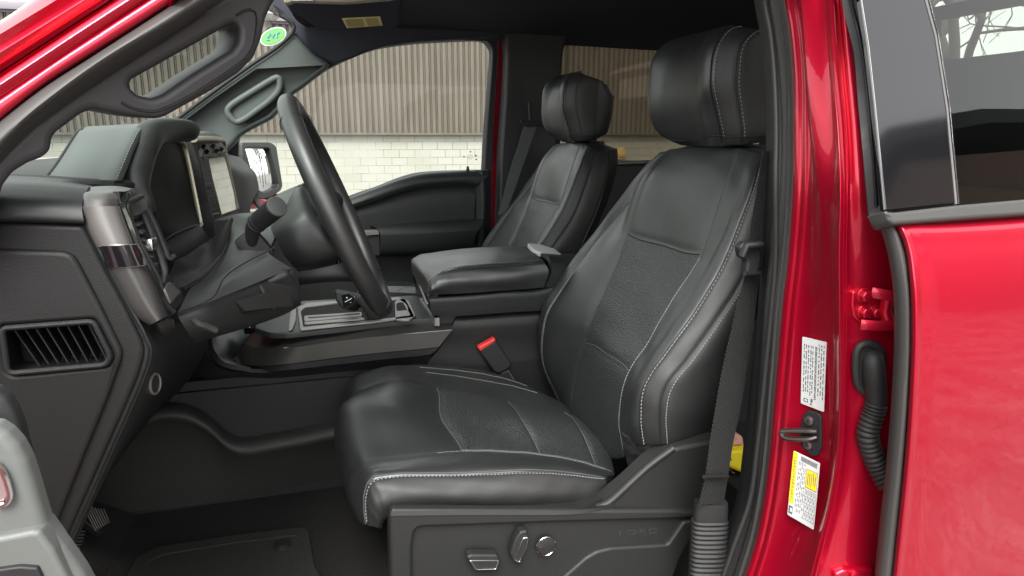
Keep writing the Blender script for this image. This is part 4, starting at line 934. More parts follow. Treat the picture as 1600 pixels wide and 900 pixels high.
# shoulder roll above the end panel
skin('shoulder_roll', [[(-90, 270, .80), (18, 274, .80), (75, 276, .80), (143, 289, .78)], [(-90, 276, .70), (14, 280, .70), (75, 284, .70), (142, 293, .69)], [(-90, 292, .635), (5, 296, .635), (70, 299, .635), (134, 303, .635)], [(-90, 318, .615), (0, 320, .615), (66, 323, .615), (128, 327, .618)], [(-90, 340, .613), (0, 340, .613), (60, 342, .613), (131, 346, .615)], [(-90, 349, .622), (0, 346.5, .622), (60, 348, .622), (134, 351, .625)]], soft, dash, na=5, nt=4, thick=.006)
# hood pad over the instruments: side face and top
hl = [(80, 276), (92, 258), (108, 232), (122, 208), (130, 201.5), (136, 200)]
skin('hood_pad', [
   [(74, 276, .76), (88, 258, .79), (105, 232, .83), (119, 209, .87), (128, 202, .93), (150, 200.0, 1.3)],
   [(112, 278, .75), (121, 258, .775), (137, 230, .81), (152, 206, .85), (163, 199.5, .91), (185, 198.2, 1.25)],
   [(150, 280.5, .745), (158, 258, .77), (172, 230, .80), (187, 204, .84), (198, 197.5, .90), (215, 197.5, 1.2)],
   [(186, 282, .745), (194, 262, .765), (206, 234, .795), (219, 206, .83), (228, 197.3, .88), (240, 197.2, 1.15)],
   [(191, 282, .75), (199, 263, .77), (210, 235, .80), (223, 208, .835), (233, 198.5, .885), (246, 197.6, 1.15)]], green_soft, dash, na=5, nt=6, thick=.006)
st = MB(); P2 = [W(*p) for p in cr([(182, 280, .742), (190, 262, .762), (202, 234, .792), (216, 206, .826), (224, 199, .85)], 90)]
stitches(st, P2, [np.array([.2, -1.0, .1])]*90, r=.0009, ln=.0034, gap=.0052, lift=.0015); st.build('stitching', thread, dash)
sweep('hood_edge', [W(*p) for p in cr([(74, 276, .762), (88, 258, .792), (105, 232, .832), (119, 209, .872), (128, 202, .93)], 30)], .002, rubber_d, dash)
# instrument bezel: a broad soft arch that runs down to a ledge
arch = [(302, 209, 1.02), (296, 204.5, 1.0), (272, 203.5, .96), (248, 205, .90), (234, 212, .86), (226, 226, .835), (220, 243, .82), (215, 262, .80), (211, 280, .785), (214, 294, .775), (221, 305, .77), (227, 318, .768), (229, 329, .77)]
aa = [.010, .014, .0155, .0155, .016, .0155, .0150, .0145, .0150, .013, .010, .009, .009]
mb = MB(); sweep_geo(mb, [W(*p) for p in cr(arch, 90)], aa, [x*.75 for x in aa], up=(.3, -1, 0), n=16)
sweep_geo(mb, [W(*p) for p in cr([(205, 289, .775), (180, 288, .755), (120, 285, .74), (60, 281, .74), (10, 279, .74), (-80, 276, .74)], 50)], [.009, .0065, .006, .006, .006], [.005]*5, up=(0, -.3, 1), n=12)
mb.build('instrument_hood', soft, dash, 60)
# inner walls and the dark instrument screen
def quadskin(name, tl, tr, br, bl, m, parent, thick=.006, **k):
    return skin(name, [[tl, tuple((np.array(tl)+bl)/2), bl], [tuple((np.array(tl)+tr)/2), tuple((np.array(tl)+tr+br+bl)/4), tuple((np.array(bl)+br)/2)], [tr, tuple((np.array(tr)+br)/2), br]], m, parent, thick=thick, **k)
skin('instrument_screen', [[(243, 228, .95), (236, 262, .92), (234, 300, .90), (244, 340, .90), (258, 374, .905)], [(262, 222, 1.0), (262, 262, .985), (264, 305, .975), (274, 342, .97), (284, 368, .96)], [(287, 226, 1.10), (294, 262, 1.09), (302, 300, 1.085), (309, 330, 1.08), (312, 352, 1.06)]], dim_screen, dash, thick=.008)
mb = MB(); sweep_geo(mb, [W(*p) for p in cr([(246, 225, .90), (252, 220.5, .92), (268, 219, .98), (281, 220.5, 1.04), (288, 227, 1.08), (295, 255, 1.085), (304, 300, 1.08), (313, 345, 1.07), (314, 352, 1.06), (308, 357, 1.04)], 60)], .0032, .0022, n=8)
sweep_geo(mb, [W(*p) for p in cr([(246, 221, .89), (254, 216, .91), (270, 215, .96), (283, 217, 1.0)], 30)], .0045, .003, n=8)
mb.build('screen_bezel', mat('champagne_metal', (.34, .33, .25), .35, metal=.6), dash)
quadskin('binnacle_wall', (222, 225, .90), (300, 212, 1.16), (330, 420, 1.20), (238, 420, .90), dark, dash)
skin('binnacle_tray', [[(250, 378, .90), (285, 364, .96), (312, 352, 1.04)], [(268, 392, .90), (298, 380, .96), (320, 362, 1.04)], [(285, 440, .92), (312, 420, .98), (335, 385, 1.06)]], dark, dash)
sweep('tray_lip', [W(*p) for p in cr([(252, 380, .885), (272, 366, .92), (300, 354, .98), (309, 352, 1.02)], 24)], .0015, soft, dash)
# column gaiter
skin('column_gaiter', [[(268, 425, .84), (276, 408, .86), (290, 400, .90), (312, 385, .97), (338, 368, 1.02)], [(262, 442, .82), (278, 432, .84), (305, 420, .88), (328, 398, .95), (350, 350, 1.0)], [(272, 455, .80), (292, 446, .82), (318, 428, .86), (342, 400, .93), (362, 340, 1.0)]], rubber_d, dash, na=8, nt=8, wrinkle=.0007)
# satin metal trim strip between end panel and dash face
Lf = [(125, 302), (126, 323), (135, 350), (153, 386), (172, 420), (192, 457), (206, 482), (221, 499), (232, 507)]
Rt = [(184, 300), (187, 322), (196, 348), (209, 381), (226, 412), (238, 436), (248, 458), (257, 480), (263, 495)]
def stripcut(i0, i1, name, m, dy=0, dyr=0):
    n = i1-i0+1; mid = [((a[0]+b[0])/2, (a[1]+b[1])/2) for a, b in zip(Lf, Rt)]
    ca = [(u-1, v, .640+dy) for u, v in Lf[i0:i1+1]]; cb = [(u+4, v, .618+dy) for u, v in Lf[i0:i1+1]]
    cc = [(u, v, .613+dy) for u, v in mid[i0:i1+1]]; cd_ = [(u-5, v, .622+dy+dyr) for u, v in Rt[i0:i1+1]]; ce = [(u, v, .636+dy+dyr) for u, v in Rt[i0:i1+1]]
    return skin(name, [ca, cb, cc, cd_, ce], m, dash, na=5, nt=5, thick=.004)
tm, sk_t, _ = stripcut(1, 3, 'metal_trim', satin)
stripcut(4, 8, 'metal_trim', bronze)
# rolled top of the trim
skin('trim_crown', [[(131, 296, .70), (145, 291.5, .70), (180, 290.5, .70), (212, 295.5, .72)], [(126, 303, .66), (140, 298, .655), (168, 296, .655), (200, 297.5, .67)], [(125, 312, .645), (133, 309, .625), (158, 309, .622), (185, 309, .638)], [(126, 323, .642), (132, 323, .620), (157, 323, .614), (187, 322, .640)]], satin, dash, na=5, nt=4, thick=.004)
mb = MB(); bsk = Skin([ctl([(161, 383, .640), (167, 398, .640), (173, 416, .640)]), ctl([(166, 383, .6175), (172, 398, .6175), (178, 416, .6175)]), ctl([(190, 383, .6135), (197, 398, .6135), (203, 416, .6135)]), ctl([(213, 383, .6215), (219, 398, .6215), (226, 414, .6215)])])
skin_geo(mb, bsk, 6, 3, None, 0, .003, 1)
def bar(a0, a1, t, r=.0009, m=1): A_ = np.linspace(a0, a1, 16); P_ = bsk.at(A_, np.full(16, t)); sweep_geo(mb, P_+np.array([0, -.0016, 0]), .0009, max(r, .00125), up=(0, 0, 1), n=8, m=m)
for t in (.42, .66, .90): bar(1.75, 2.92, t)
for t in (1.14, 1.38, 1.62): bar(.95, 2.94, t)
bar(.1, 3, .04, .0015, 2); bar(.1, 3, 1.96, .0013, 2)
mb.build('flag_badge', [gloss, mat('badge_metal', (.42, .42, .41), .4, metal=.6), satin], dash)
# gloss black side of the strip, left air vent and frames
G = [(186, 299), (190, 322), (199, 348), (212, 381), (229, 412), (241, 436), (251, 458), (260, 480), (264, 496)]
G2 = [(222, 300), (217, 322), (222, 345), (232, 373), (243, 402), (252, 425), (260, 448), (270, 468), (283, 480)]
skin('gloss_trim', [[(u, v, .637) for u, v in G], [(u+(q-u)*.35, v+(r_-v)*.35, .655) for (u, v), (q, r_) in zip(G, G2)], [(u+(q-u)*.6, v+(r_-v)*.6, .70) for (u, v), (q, r_) in zip(G, G2)]], gloss, dash, thick=.005)
skin('trim_foot', [[(236, 505, .645), (246, 505, .64), (263, 496, .645)], [(238, 512, .65), (250, 516, .645), (268, 506, .65)], [(250, 520, .70), (262, 518, .70), (272, 500, .70)]], soft, dash)
skin('trim_back', [[(264, 497, .66), (262, 475, .68), (258, 452, .70)], [(276, 480, .72), (270, 465, .73), (263, 448, .735)], [(286, 470, .78), (282, 450, .78), (272, 440, .78)]], soft, dash)
mb = MB(); plq = plane3(W(258, 452, .68), W(283, 457, .74), W(268, 476, .68)); plate_geo(mb, [[WP(p[0], p[1], plq) for p in rnd([(258, 450), (266, 440), (283, 456), (268, 474)], 1)]], plq, .006, .001); mb.build('vent_foot', satin, dash)
mb = MB()
skin_geo(mb, Skin([ctl([(199, 318, .70), (210, 380, .70), (250, 446, .70)]), ctl([(222, 308, .76), (232, 360, .76), (262, 440, .76)])]), 3, 6, None, 0, .003, 1)
mb.build('vent_back', dark, dash)
mb = MB()
for k in range(7):
    t = k/7; a = W(205+t*38, 338+t*86, .668); b = W(219+t*33, 330+t*88, .735)
    sweep_geo(mb, [a, b], .0042, .0010, up=(.6, 0, 1), n=6)
mb.build('air_vent', soft, dash)
mb = MB(); skin_geo(mb, Skin([ctl([(199, 322, .665), (201, 330, .668), (208, 339, .67)]), ctl([(212, 314, .69), (214, 322, .69), (218, 331, .70)]), ctl([(222, 308, .735), (224, 317, .735), (226, 327, .735)])]), 4, 4, None, 0, .003, 1); mb.build('vent_ceiling', grey_pl, dash)
mb = MB()
fr1 = [(199, 322, .655), (203, 342, .655), (212, 366, .655), (226, 394, .655), (240, 420, .657), (250, 440, .66), (252, 452, .66)]
sweep_geo(mb, [W(*p) for p in cr([(222, 307, .70), (204, 314, .665)]+fr1, 50)], .0022, n=8)
fr2 = [(222, 330, .72), (232, 352, .715), (244, 382, .71), (252, 405, .705), (256, 424, .70), (252, 444, .69)]
sweep_geo(mb, [W(*p) for p in cr(fr2, 40)], .0040, .0025, up=(0, 0, 1), n=10)
fr3 = [(230, 325, .75), (243, 352, .745), (256, 384, .74), (264, 404, .735), (272, 400, .74)]
sweep_geo(mb, [W(*p) for p in cr(fr3, 40)], .0035, .0025, up=(0, 0, 1), n=10)
mb.build('vent_frame', soft, dash, 60)
mb = MB(); box_geo(mb, W(234, 381, .69), (.010, .022, .012), bev=.003); mb.build('vent_knob', chrome, dash)
# centre stack
skin('stack_crown', [[(296, 204, 1.20), (325, 206, 1.35), (345, 212, 1.5)], [(300, 210, 1.15), (325, 211, 1.30), (347, 217, 1.5)], [(302, 217, 1.12), (325, 217, 1.28), (348, 221, 1.5)]], green_soft, dash)
mb = MB(); sweep_geo(mb, [W(*p) for p in cr([(302, 217.5, 1.10), (325, 216.5, 1.26), (345, 218, 1.46), (350, 224, 1.5), (353, 242, 1.5), (362, 285, 1.5), (372, 326, 1.49)], 50)], [.006, .005, .004, .003], [.005, .005, .004, .003], n=8)
sweep_geo(mb, [W(*p) for p in [(321, 246, 1.25), (328, 272, 1.25), (337, 306, 1.25), (345, 338, 1.25)]], .0028, n=8); mb.build('stack_frame', MAT['champagne_metal'], dash)
quadskin('stack_face', (296, 212, 1.20), (352, 220, 1.56), (376, 345, 1.56), (318, 380, 1.20), grey_pl, dash)
tpl = plane3(W(325.5, 247.5, 1.25), W(351, 244.5, 1.46), W(345, 336.5, 1.25)); mb = MB(); plate_geo(mb, [[WP(p[0], p[1], tpl) for p in rnd([(325.5, 247.5), (351, 244.5), (371.5, 326.5), (345, 336.5)], 1)]], tpl, .01, .0008); mb.build('touch_screen', screen, dash)
mb = MB()
quad = lambda a, b, c, d: mb.add([W(*a), W(*b), W(*c), W(*d)], [(0, 1, 2, 3)])
skin_geo(mb, Skin([ctl([(314, 226, 1.21), (309, 243, 1.21)]), ctl([(342, 224, 1.45), (351, 240, 1.45)])]), 3, 3, None, 0, .006, 1, )
mb.build('button_panel', [grey_pl], dash)
for (u, v) in ((318, 229), (323, 237), (333, 228), (338, 236), (346, 233)):
    y_ = 1.17+(u-314)/37*.24; mb = MB(); sweep_geo(mb, [W(u-2.5, v-1.5, y_), W(u+2.5, v+2, y_)], .005, .004, n=6); mb.build('stack_button', gloss, dash)
mb = MB(); skin_geo(mb, Skin([ctl([(309, 250, 1.17), (318, 290, 1.17), (328, 345, 1.17)]), ctl([(321, 248, 1.23), (331, 292, 1.23), (343, 338, 1.23)])]), 2, 4, None, 0, .004, 1); mb.build('vent_back', dark, dash)
mb = MB()
for k in range(8):
    t = k/8; sweep_geo(mb, [W(311+t*19, 259+t*80, 1.155), W(322+t*20, 257+t*78, 1.215)], .0018, .0012, n=6)
sweep_geo(mb, [W(316, 290, 1.14), W(328, 294, 1.18)], .0035, .002, n=6, m=1); sweep_geo(mb, [W(331, 336, 1.14), W(341, 334, 1.18)], .003, .002, n=6, m=1)
mb.build('air_vent', [soft, chrome], dash)
mb = MB(); kn = [(294, 222), (300, 240), (306, 262), (312, 290), (318, 320), (325, 345), (333, 370)]
kp = [W(u, v, 1.135) for u, v in cr(kn, 60)]
for a, b in zip(kp[:-1], kp[1:]): c = (a+b)/2; box_geo(mb, c, (.016, .03, .0022), bev=.0005)
sweep_geo(mb, [p+np.array([0, .02, 0]) for p in kp], .007, .012, n=8); mb.build('ribbed_trim', rubber_d, dash)
mb = MB(); skin_geo(mb, Skin([ctl([(332, 345, 1.1), (338, 385, 1.1)]), ctl([(352, 338, 1.2), (350, 372, 1.2)])]), 3, 3, None, 0, .02, 1); mb.build('stack_foot', dark, dash)
# passenger side of the dash
skin('passenger_pod', [[(348, 250, 1.62), (352, 245, 1.66), (362, 243, 1.72), (376, 246, 1.8)], [(352, 268, 1.60), (358, 262, 1.62), (370, 257, 1.7), (386, 256, 1.8)], [(358, 290, 1.60), (366, 280, 1.64), (380, 270, 1.7), (394, 268, 1.8)], [(365, 330, 1.60), (376, 316, 1.64), (388, 296, 1.70), (400, 280, 1.8)], [(372, 350, 1.60), (385, 340, 1.64), (394, 315, 1.70), (404, 296, 1.8)]], soft, dash)
mb = MB(); skin_geo(mb, Skin([ctl([(367, 275, 1.82), (376, 300, 1.82), (384, 328, 1.82)]), ctl([(374, 270, 1.86), (388, 290, 1.86), (390, 322, 1.86)])]), 3, 3, None, 0, .004, 1); mb.build('pod_screen', screen, dash)
mb = MB(); sweep_geo(mb, [W(*p) for p in cr([(378, 264, 1.85), (388, 276, 1.85), (393, 292, 1.85), (392, 310, 1.85), (388, 322, 1.85)], 30)], .012, .006, n=10); mb.build('pod_vent', dark, dash)
mb = MB(); box_geo(mb, W(387, 285, 1.82), (.016, .02, .008), bev=.002); mb.build('vent_tab', chrome, dash)
skin('pod_trim', [[(379, 262, 1.88), (390, 270, 1.88), (397, 290, 1.88), (398, 312, 1.88), (408, 330, 1.88)], [(382, 258, 1.93), (396, 266, 1.93), (404, 290, 1.93), (406, 314, 1.91), (420, 330, 1.91)]], soft, dash)
mb = MB(); box_geo(mb, (-.44, 1.5, 1.36), (.40, 1.6, .28), bev=.05); mb.build('dash_core', dark, dash)

# knee panel and steering column
KP = [
 [(352, 338, 1.10), (370, 334, 1.10), (398, 330, 1.10), (430, 306, 1.08), (466, 289, 1.06)],
 [(358, 350, 1.06), (378, 348, 1.05), (404, 342, 1.03), (432, 330, 1.02), (462, 318, 1.02)],
 [(357, 372, .99), (375, 375, .985), (402, 372, .98), (420, 362, .99), (440, 352, 1.0)],
 [(342, 400, .93), (358, 403, .935), (380, 402, .94), (402, 396, .95), (422, 386, .96)],
 [(318, 424, .87), (335, 430, .88), (358, 426, .90), (384, 414, .91), (420, 395, .93)],
 [(300, 446, .83), (316, 452, .835), (342, 447, .85), (376, 432, .88), (428, 402, .92)],
 [(278, 488, .79), (312, 477, .80), (350, 462, .83), (388, 447, .87), (455, 419, .93)],
]
skin('knee_panel', KP, grey_pl, dash, na=5, nt=6, thick=.006)
skin('knee_lower', [[(277, 486, .80), (312, 476, .81), (350, 461, .84), (390, 446, .88), (420, 434, .91), (457, 418, .94)], [(277, 491, .793), (312, 480, .803), (350, 465, .833), (390, 450, .873), (420, 438, .903), (457, 422, .933)], [(286, 508, .79), (321, 497, .80), (357, 484, .83), (397, 470, .87), (429, 459, .90), (463, 445, .93)], [(298, 526, .80), (331, 516, .81), (365, 505, .84), (405, 492, .88), (438, 480, .905), (468, 465, .935)], [(300, 528, .90), (332, 518, .91), (366, 507, .94), (406, 494, .98), (439, 482, 1.0), (468, 467, 1.03)]], soft, dash, thick=.006)
mb = MB(); sweep_geo(mb, [W(*p) for p in cr([(407, 446, .886), (413, 458, .884), (420, 470, .884), (428, 482, .888)], 12)], .0035, n=8); mb.build('cover_groove', dark, dash)
sweep('panel_seam', [W(*p) for p in cr([(361, 346, 1.035), (359, 366, .99), (350, 392, .94), (330, 420, .875), (308, 440, .835), (288, 452, .805)], 50)], .0014, rubber_d, dash)
sweep('panel_seam', [W(*p) for p in cr([(280, 488, .788), (320, 472, .80), (337, 460, .815), (350, 435, .85), (375, 415, .89), (430, 386, .93)], 50)], .0009, rubber_d, dash)
mb = MB(); sweep_geo(mb, [W(*p) for p in cr([(303, 500, .775), (312, 506, .77), (324, 510, .775), (338, 516, .78)], 12)], .005, .003, n=8); mb.build('bonnet_release', grey_pl, dash)
mb = MB(); plate_geo(mb, [[WP(p[0], p[1], plane3(W(420, 440, .90), W(465, 450, .93), W(440, 480, .93))) for p in rnd([(418, 440), (450, 427), (457, 430), (471, 452), (466, 464), (440, 480), (428, 484)], 3)]], plane3(W(420, 440, .90), W(465, 450, .93), W(440, 480, .93)), .04, .005); mb.build('column_box', soft, dash)
mb = MB(); skin_geo(mb, Skin([ctl([(345, 480, .86), (360, 498, .86)]), ctl([(400, 458, .90), (408, 482, .90)]), ctl([(426, 452, .92), (432, 478, .92)])]), 3, 3, None, 0, .03, 1); mb.build('column_cover', grain, dash)

col = skin('steering_column', [
 [(424, 352, 1.02), (444, 322, 1.05), (468, 288, 1.08), (492, 296, 1.10), (510, 320, 1.12)],
 [(424, 358, .985), (446, 334, .99), (470, 306, 1.0), (490, 316, 1.0), (504, 333, 1.01)],
 [(430, 372, .965), (455, 352, .955), (480, 338, .955), (497, 342, .96), (508, 350, .965)],
 [(442, 396, .965), (465, 384, .95), (488, 374, .95), (505, 372, .95), (516, 376, .955)],
 [(456, 414, .98), (478, 408, .965), (500, 402, .96), (520, 398, .96), (538, 396, .965)],
 [(462, 420, 1.02), (486, 418, 1.0), (508, 414, 1.0), (528, 408, 1.0), (545, 402, 1.0)],
 [(470, 424, 1.15), (490, 424, 1.15), (510, 420, 1.15), (530, 414, 1.15), (545, 406, 1.15)]], soft, T, na=5, nt=5, thick=.008)[0]
for q_ in ([(504, 333, .998), (511, 346, .955), (520, 372, .945), (532, 394, .952), (548, 402, .962)], [(474, 288, 1.05), (484, 291, 1.03), (496, 304, 1.01), (506, 322, 1.0)], [(484, 284, 1.06), (496, 289, 1.04), (506, 302, 1.02), (513, 318, 1.01)]):
    sweep('shroud_ridge', [W(*p) for p in cr(q_, 30)], .0022, rubber_d, col)
mb = MB(); plc = plane3(W(400, 383, .965), W(385, 345, .97), W(420, 375, .965))
box_geo(mb, W(398, 385, .965), (.034, .02, .045), rot=Matrix.Rotation(R(-35), 3, 'Y'), bev=.006); mb.build('stalk_socket', dark, col)
mb = MB(); stp = cr([(397, 390, .97), (394, 370, .955), (398, 353, .945), (412, 340, .93), (431, 324, .905)], 26)
sweep_geo(mb, [W(*p) for p in stp], [.0085, .0085, .0115, .0135, .0140], n=24)
dv = W(*stp[-1])-W(*stp[-3]); cyl_geo(mb, W(*stp[-1])+dv*.1, dv, .0138, .0035, n=32, m=1, bev=.1)
for k in (14, 16): 
    c = W(*stp[k]); t_ = W(*stp[k+1])-W(*stp[k-1]); t_ /= np.linalg.norm(t_); s_ = np.cross(t_, [0, 0, 1]); s_ /= np.linalg.norm(s_); q_ = np.cross(t_, s_)
    sweep_geo(mb, [c+(s_*math.cos(a)+q_*math.sin(a))*.0125 for a in np.linspace(0, 6.283, 30, endpoint=False)], .0008, n=5, closed=True)
mb.build('stalk', [dark, grey_pl], col)
skin('column_lower', [[(462, 425, .98), (495, 420, .97), (530, 412, .97), (556, 404, .98)], [(466, 436, .98), (500, 434, .97), (540, 432, .97), (566, 436, .98)], [(468, 446, 1.0), (500, 442, .99), (540, 440, .99), (570, 444, 1.0)]], dark, col, thick=.01)

# steering wheel, a real torus
wc = (W(452, 164, 1.10)+W(598, 473, 1.10))/2
axd = W(598, 473, 1.10)-W(452, 164, 1.10); rad = np.linalg.norm(axd)/2; axd /= np.linalg.norm(axd)
ax2 = np.array([-.055, -1, .0]); ax2 -= axd*(ax2@axd); ax2 /= np.linalg.norm(ax2); wn = np.cross(axd, ax2); 
if wn[0] < 0: wn = -wn
ang_ = np.linspace(0, 2*math.pi, 120, endpoint=False)
mb = MB(); sweep_geo(mb, [wc+(-axd*math.cos(a)+ax2*math.sin(a))*rad for a in ang_], .0170, .0155, up=wn, closed=True, n=20)
wheel = mb.build('steering_wheel', mat('wheel_leather', (.016, .0165, .0165), .45, spec=.8, bump=('cells', 500, .2, .0006)), T, 60)
for a in (R(33), R(147), R(-33), R(-147)):
    mb = MB(); c = wc+(-axd*math.cos(a)+ax2*math.sin(a))*rad; t_ = (axd*math.sin(a)+ax2*math.cos(a)); s_ = wn; q_ = np.cross(t_, s_)
    sweep_geo(mb, [c+(s_*.0172*math.cos(b)+q_*.0157*math.sin(b)) for b in np.linspace(0, 6.283, 30, endpoint=False)], .0008, n=5, closed=True); mb.build('rim_seam', rubber_d, wheel)
mb = MB(); hb = wc-wn*.055; cyl_geo(mb, hb-wn*.02, wn, .052, .05, n=40, r2=.045)
for (d_, L_) in ((ax2, rad-.012), (-ax2, rad-.012)):
    sweep_geo(mb, [hb+d_*.05, hb+wn*.02+d_*L_*.65, wc-wn*.004+d_*L_], [.026, .020, .016], .010, up=wn, n=10)
mb.build('wheel_hub', dark, wheel)
mb = MB(); sweep_geo(mb, [W(*p) for p in cr([(527, 404, 1.0), (531, 420, 1.0), (545, 432, 1.0), (566, 447, 1.0)], 16)], .0022, n=8); mb.build('spoke_trim', chrome, wheel)
skin('spoke_lower', [[(526, 402, 1.02), (529, 420, 1.02), (545, 434, 1.02), (567, 450, 1.02)], [(545, 396, 1.0), (550, 412, 1.0), (562, 425, 1.0), (580, 440, 1.0)]], grain, wheel, thick=.012)
skin('column_gap', [[(486, 284, 1.16), (498, 290, 1.16), (512, 310, 1.16), (520, 330, 1.16)], [(470, 290, 1.12), (484, 300, 1.12), (500, 318, 1.12), (510, 334, 1.12)]], grain, col, thick=.02)

# ------------------------------------------------------------------ centre console
YC = 1.42
con = skin('centre_console', [
 [(712, 494, YC+.012), (780, 489, YC+.012), (845, 484, YC+.012), (905, 478, YC+.012)],
 [(712, 497, YC), (780, 492, YC), (845, 487, YC), (905, 482, YC)],
 [(690, 540, YC), (760, 540, YC), (845, 540, YC), (905, 540, YC)],
 [(664, 574, YC), (740, 590, YC), (845, 600, YC), (905, 600, YC)],
 [(640, 640, YC), (740, 650, YC), (845, 660, YC), (905, 660, YC)]], grain, T, na=4, nt=4, thick=.02)[0]
E0 = [(399, 513), (421, 519.5), (448, 519.5), (525, 511), (592, 503), (650, 498.5), (711, 494.5)]
E1 = [(381, 537), (405, 544), (443, 544), (525, 533), (614, 523.5), (660, 519.5), (706, 515.5)]
E2 = [(366, 565), (395, 571), (426, 571), (525, 559), (600, 550.5), (650, 546), (686, 542)]
E3 = [(352, 572), (385, 582), (430, 580), (525, 570), (600, 561.5), (645, 557), (674, 553.5)]
lvl = lambda c, ys: [(u, v, y) for (u, v), y in zip(c, ys)]
y_a = [1.62, 1.52, YC+.02, YC+.015, YC+.015, YC+.015, YC+.015]
t1 = [1.66, 1.54, YC+.04, YC+.035, YC+.035, YC+.035, YC+.035]; t2 = [1.60, 1.47, YC-.012, YC-.018, YC-.018, YC-.018, YC-.018]; t3_ = [1.58, 1.45, YC-.016, YC-.020, YC-.020, YC-.020, YC-.020]
skin('console_trim', [lvl([(u, v-3) for u, v in E0], t1), lvl([(u*.5+a_*.5, v*.5+b_*.5) for (u, v), (a_, b_) in zip(E0, E1)], [(x+y)/2 for x, y in zip(t1, t2)]), lvl(E1, t2)], bronze, con, na=5, nt=6, thick=.004, ang=28)
skin('console_trim', [lvl([(u, v+.4) for u, v in E1], t2), lvl(E2, t3_)], mat('bronze_plastic', (.060, .057, .053), .42, metal=.6), con, na=5, nt=6, thick=.004, ang=28)
sweep('trim_ridge', even([W(u, v, y-.001) for (u, v), y in zip([tuple(q) for q in cr(E1[2:], 40)], np.linspace(t2[2], t2[6], 40))], .01), .0012, satin, con)
skin('trim_lower', [lvl([(u, v+1) for u, v in E2], [1.60, 1.47, YC-.012, YC-.018, YC-.018, YC-.018, YC-.018]), lvl(E3, [1.60, 1.47, YC-.012, YC-.016, YC-.016, YC-.016, YC-.016])], soft, con, nt=6, thick=.01)
skin('console_nose', [[(330, 524, 1.50), (338, 518, 1.60), (372, 512, 1.68), (399, 512, 1.68)], [(337, 550, 1.44), (352, 546, 1.50), (368, 536, 1.60), (383, 536, 1.62)], [(352, 566, 1.42), (358, 564, 1.47), (364, 562, 1.55), (370, 566, 1.58)], [(392, 574, 1.41), (380, 572, 1.44), (372, 570, 1.5), (366, 568, 1.55)]], soft, con, thick=.01)
skin('console_flank', [[(310, 520, 1.48), (336, 572, 1.43), (392, 582, 1.42), (525, 571, 1.415), (672, 554, 1.415)], [(290, 560, 1.5), (320, 600, 1.45), (385, 600, 1.44), (525, 590, 1.44), (690, 575, 1.44)], [(240, 625, 1.52), (300, 640, 1.48), (370, 668, 1.47), (525, 640, 1.47), (700, 620, 1.47)]], dark, con, thick=.01)
mb = MB(); DZ = 1.148
def dpoly(pts, z=DZ, r=2): return [WZ(p[0], p[1], z) for p in rnd(pts, r)]
deck = [(396, 512), (404, 500), (412, 488), (455, 482), (470, 470), (545, 466), (600, 464), (648, 461), (658, 464), (690, 495.5), (712, 494), (640, 499), (592, 504), (525, 512), (448, 520), (421, 520)]
plate_geo(mb, [dpoly(deck, r=5)], zplane(DZ), .012, .003); mb.build('console_deck', soft, con)
mb = MB(); zz = DZ+.002
def frame(m_b, outer, inner, z, m=0, t=.003): plate_geo(m_b, [dpoly(outer, z), dpoly(inner, z)], zplane(z), t, .0008, m=m)
frame(mb, [(465, 483), (478, 473), (622, 464), (634, 468), (648, 495), (592, 502), (469, 515)], [(470, 486), (481, 476.5), (620, 467.5), (629, 471), (641, 492.5), (592, 499), (474, 510.5)], zz+.003)
frame(mb, [(475, 493), (565, 487), (566, 493), (475, 501)], [(481, 494.5), (562, 489), (563, 491), (482, 497.5)], zz+.004)
for pts in ([(475, 503), (565, 495.5), (570, 498), (476, 506)], [(455, 479), (540, 470), (540, 472), (455, 481.5)]): plate_geo(mb, [dpoly(pts, zz+.004, 1)], zplane(zz+.004), .003, .0006)
plate_geo(mb, [dpoly([(617, 470), (630, 466), (639, 470), (650, 493), (640, 500), (618, 500)], zz+.003, 3), dpoly([(619, 474), (629, 471), (635, 476), (638, 484), (620, 486)], zz+.003, 3)], zplane(zz+.003), .003, .0008)
mb.build('deck_frame', satin, con)
mb = MB(); plate_geo(mb, [dpoly([(470, 486), (481, 476), (620, 467), (629, 470), (643, 494), (592, 500), (474, 512)], zz+.001, 1)], zplane(zz+.001), .003, .0005);
mb.build('deck_recess', mat('recess_rubber', (.006, .006, .006), .75, spec=.2), con)
mb = MB(); plate_geo(mb, [dpoly([(455, 485), (463, 482), (462, 500), (457, 514), (451, 515), (452, 500)], zz+.003, 1)], zplane(zz+.003), .003, .0005); mb.build('deck_switch', satin, con)
mb = MB(); plate_geo(mb, [dpoly([(655, 466), (661, 462), (687, 496), (678, 496)], zz+.006, 1)], zplane(zz+.006), .02, .002); mb.build('deck_rail', satin, con)
# gear lever
mb = MB(); 
sweep_geo(mb, [W(*p) for p in cr([(592, 505, 1.47), (584, 490, 1.465), (573, 473, 1.46), (563, 461, 1.46)], 14)], [.017, .0155, .015], [.012, .011, .010], n=12, square=4)
gl_ = mb.build('gear_lever', rubber_d, con, 50)
mb = MB(); gp = plane3(W(548, 473, 1.455), W(560, 455, 1.455), W(530, 460, 1.475)); 
plate_geo(mb, [[WP(p[0], p[1], gp) for p in rnd([(520, 455), (524, 451), (545, 455), (556, 463), (558, 470), (541, 484), (532, 482), (523, 470)], 3)]], gp, .045, .008, seg=4)
p2 = (gp[0]+gp[1]*.001, gp[1]); plate_geo(mb, [[WP(p[0], p[1], p2) for p in rnd([(533, 461), (545, 458), (555, 464), (555, 470), (541, 480), (536, 478)], 2)]], p2, .003, .001, m=1)
p3 = (gp[0]+gp[1]*.002, gp[1]); sweep_geo(mb, [WP(539, 472, p3), WP(550, 466, p3)], .0008, n=5, m=2)
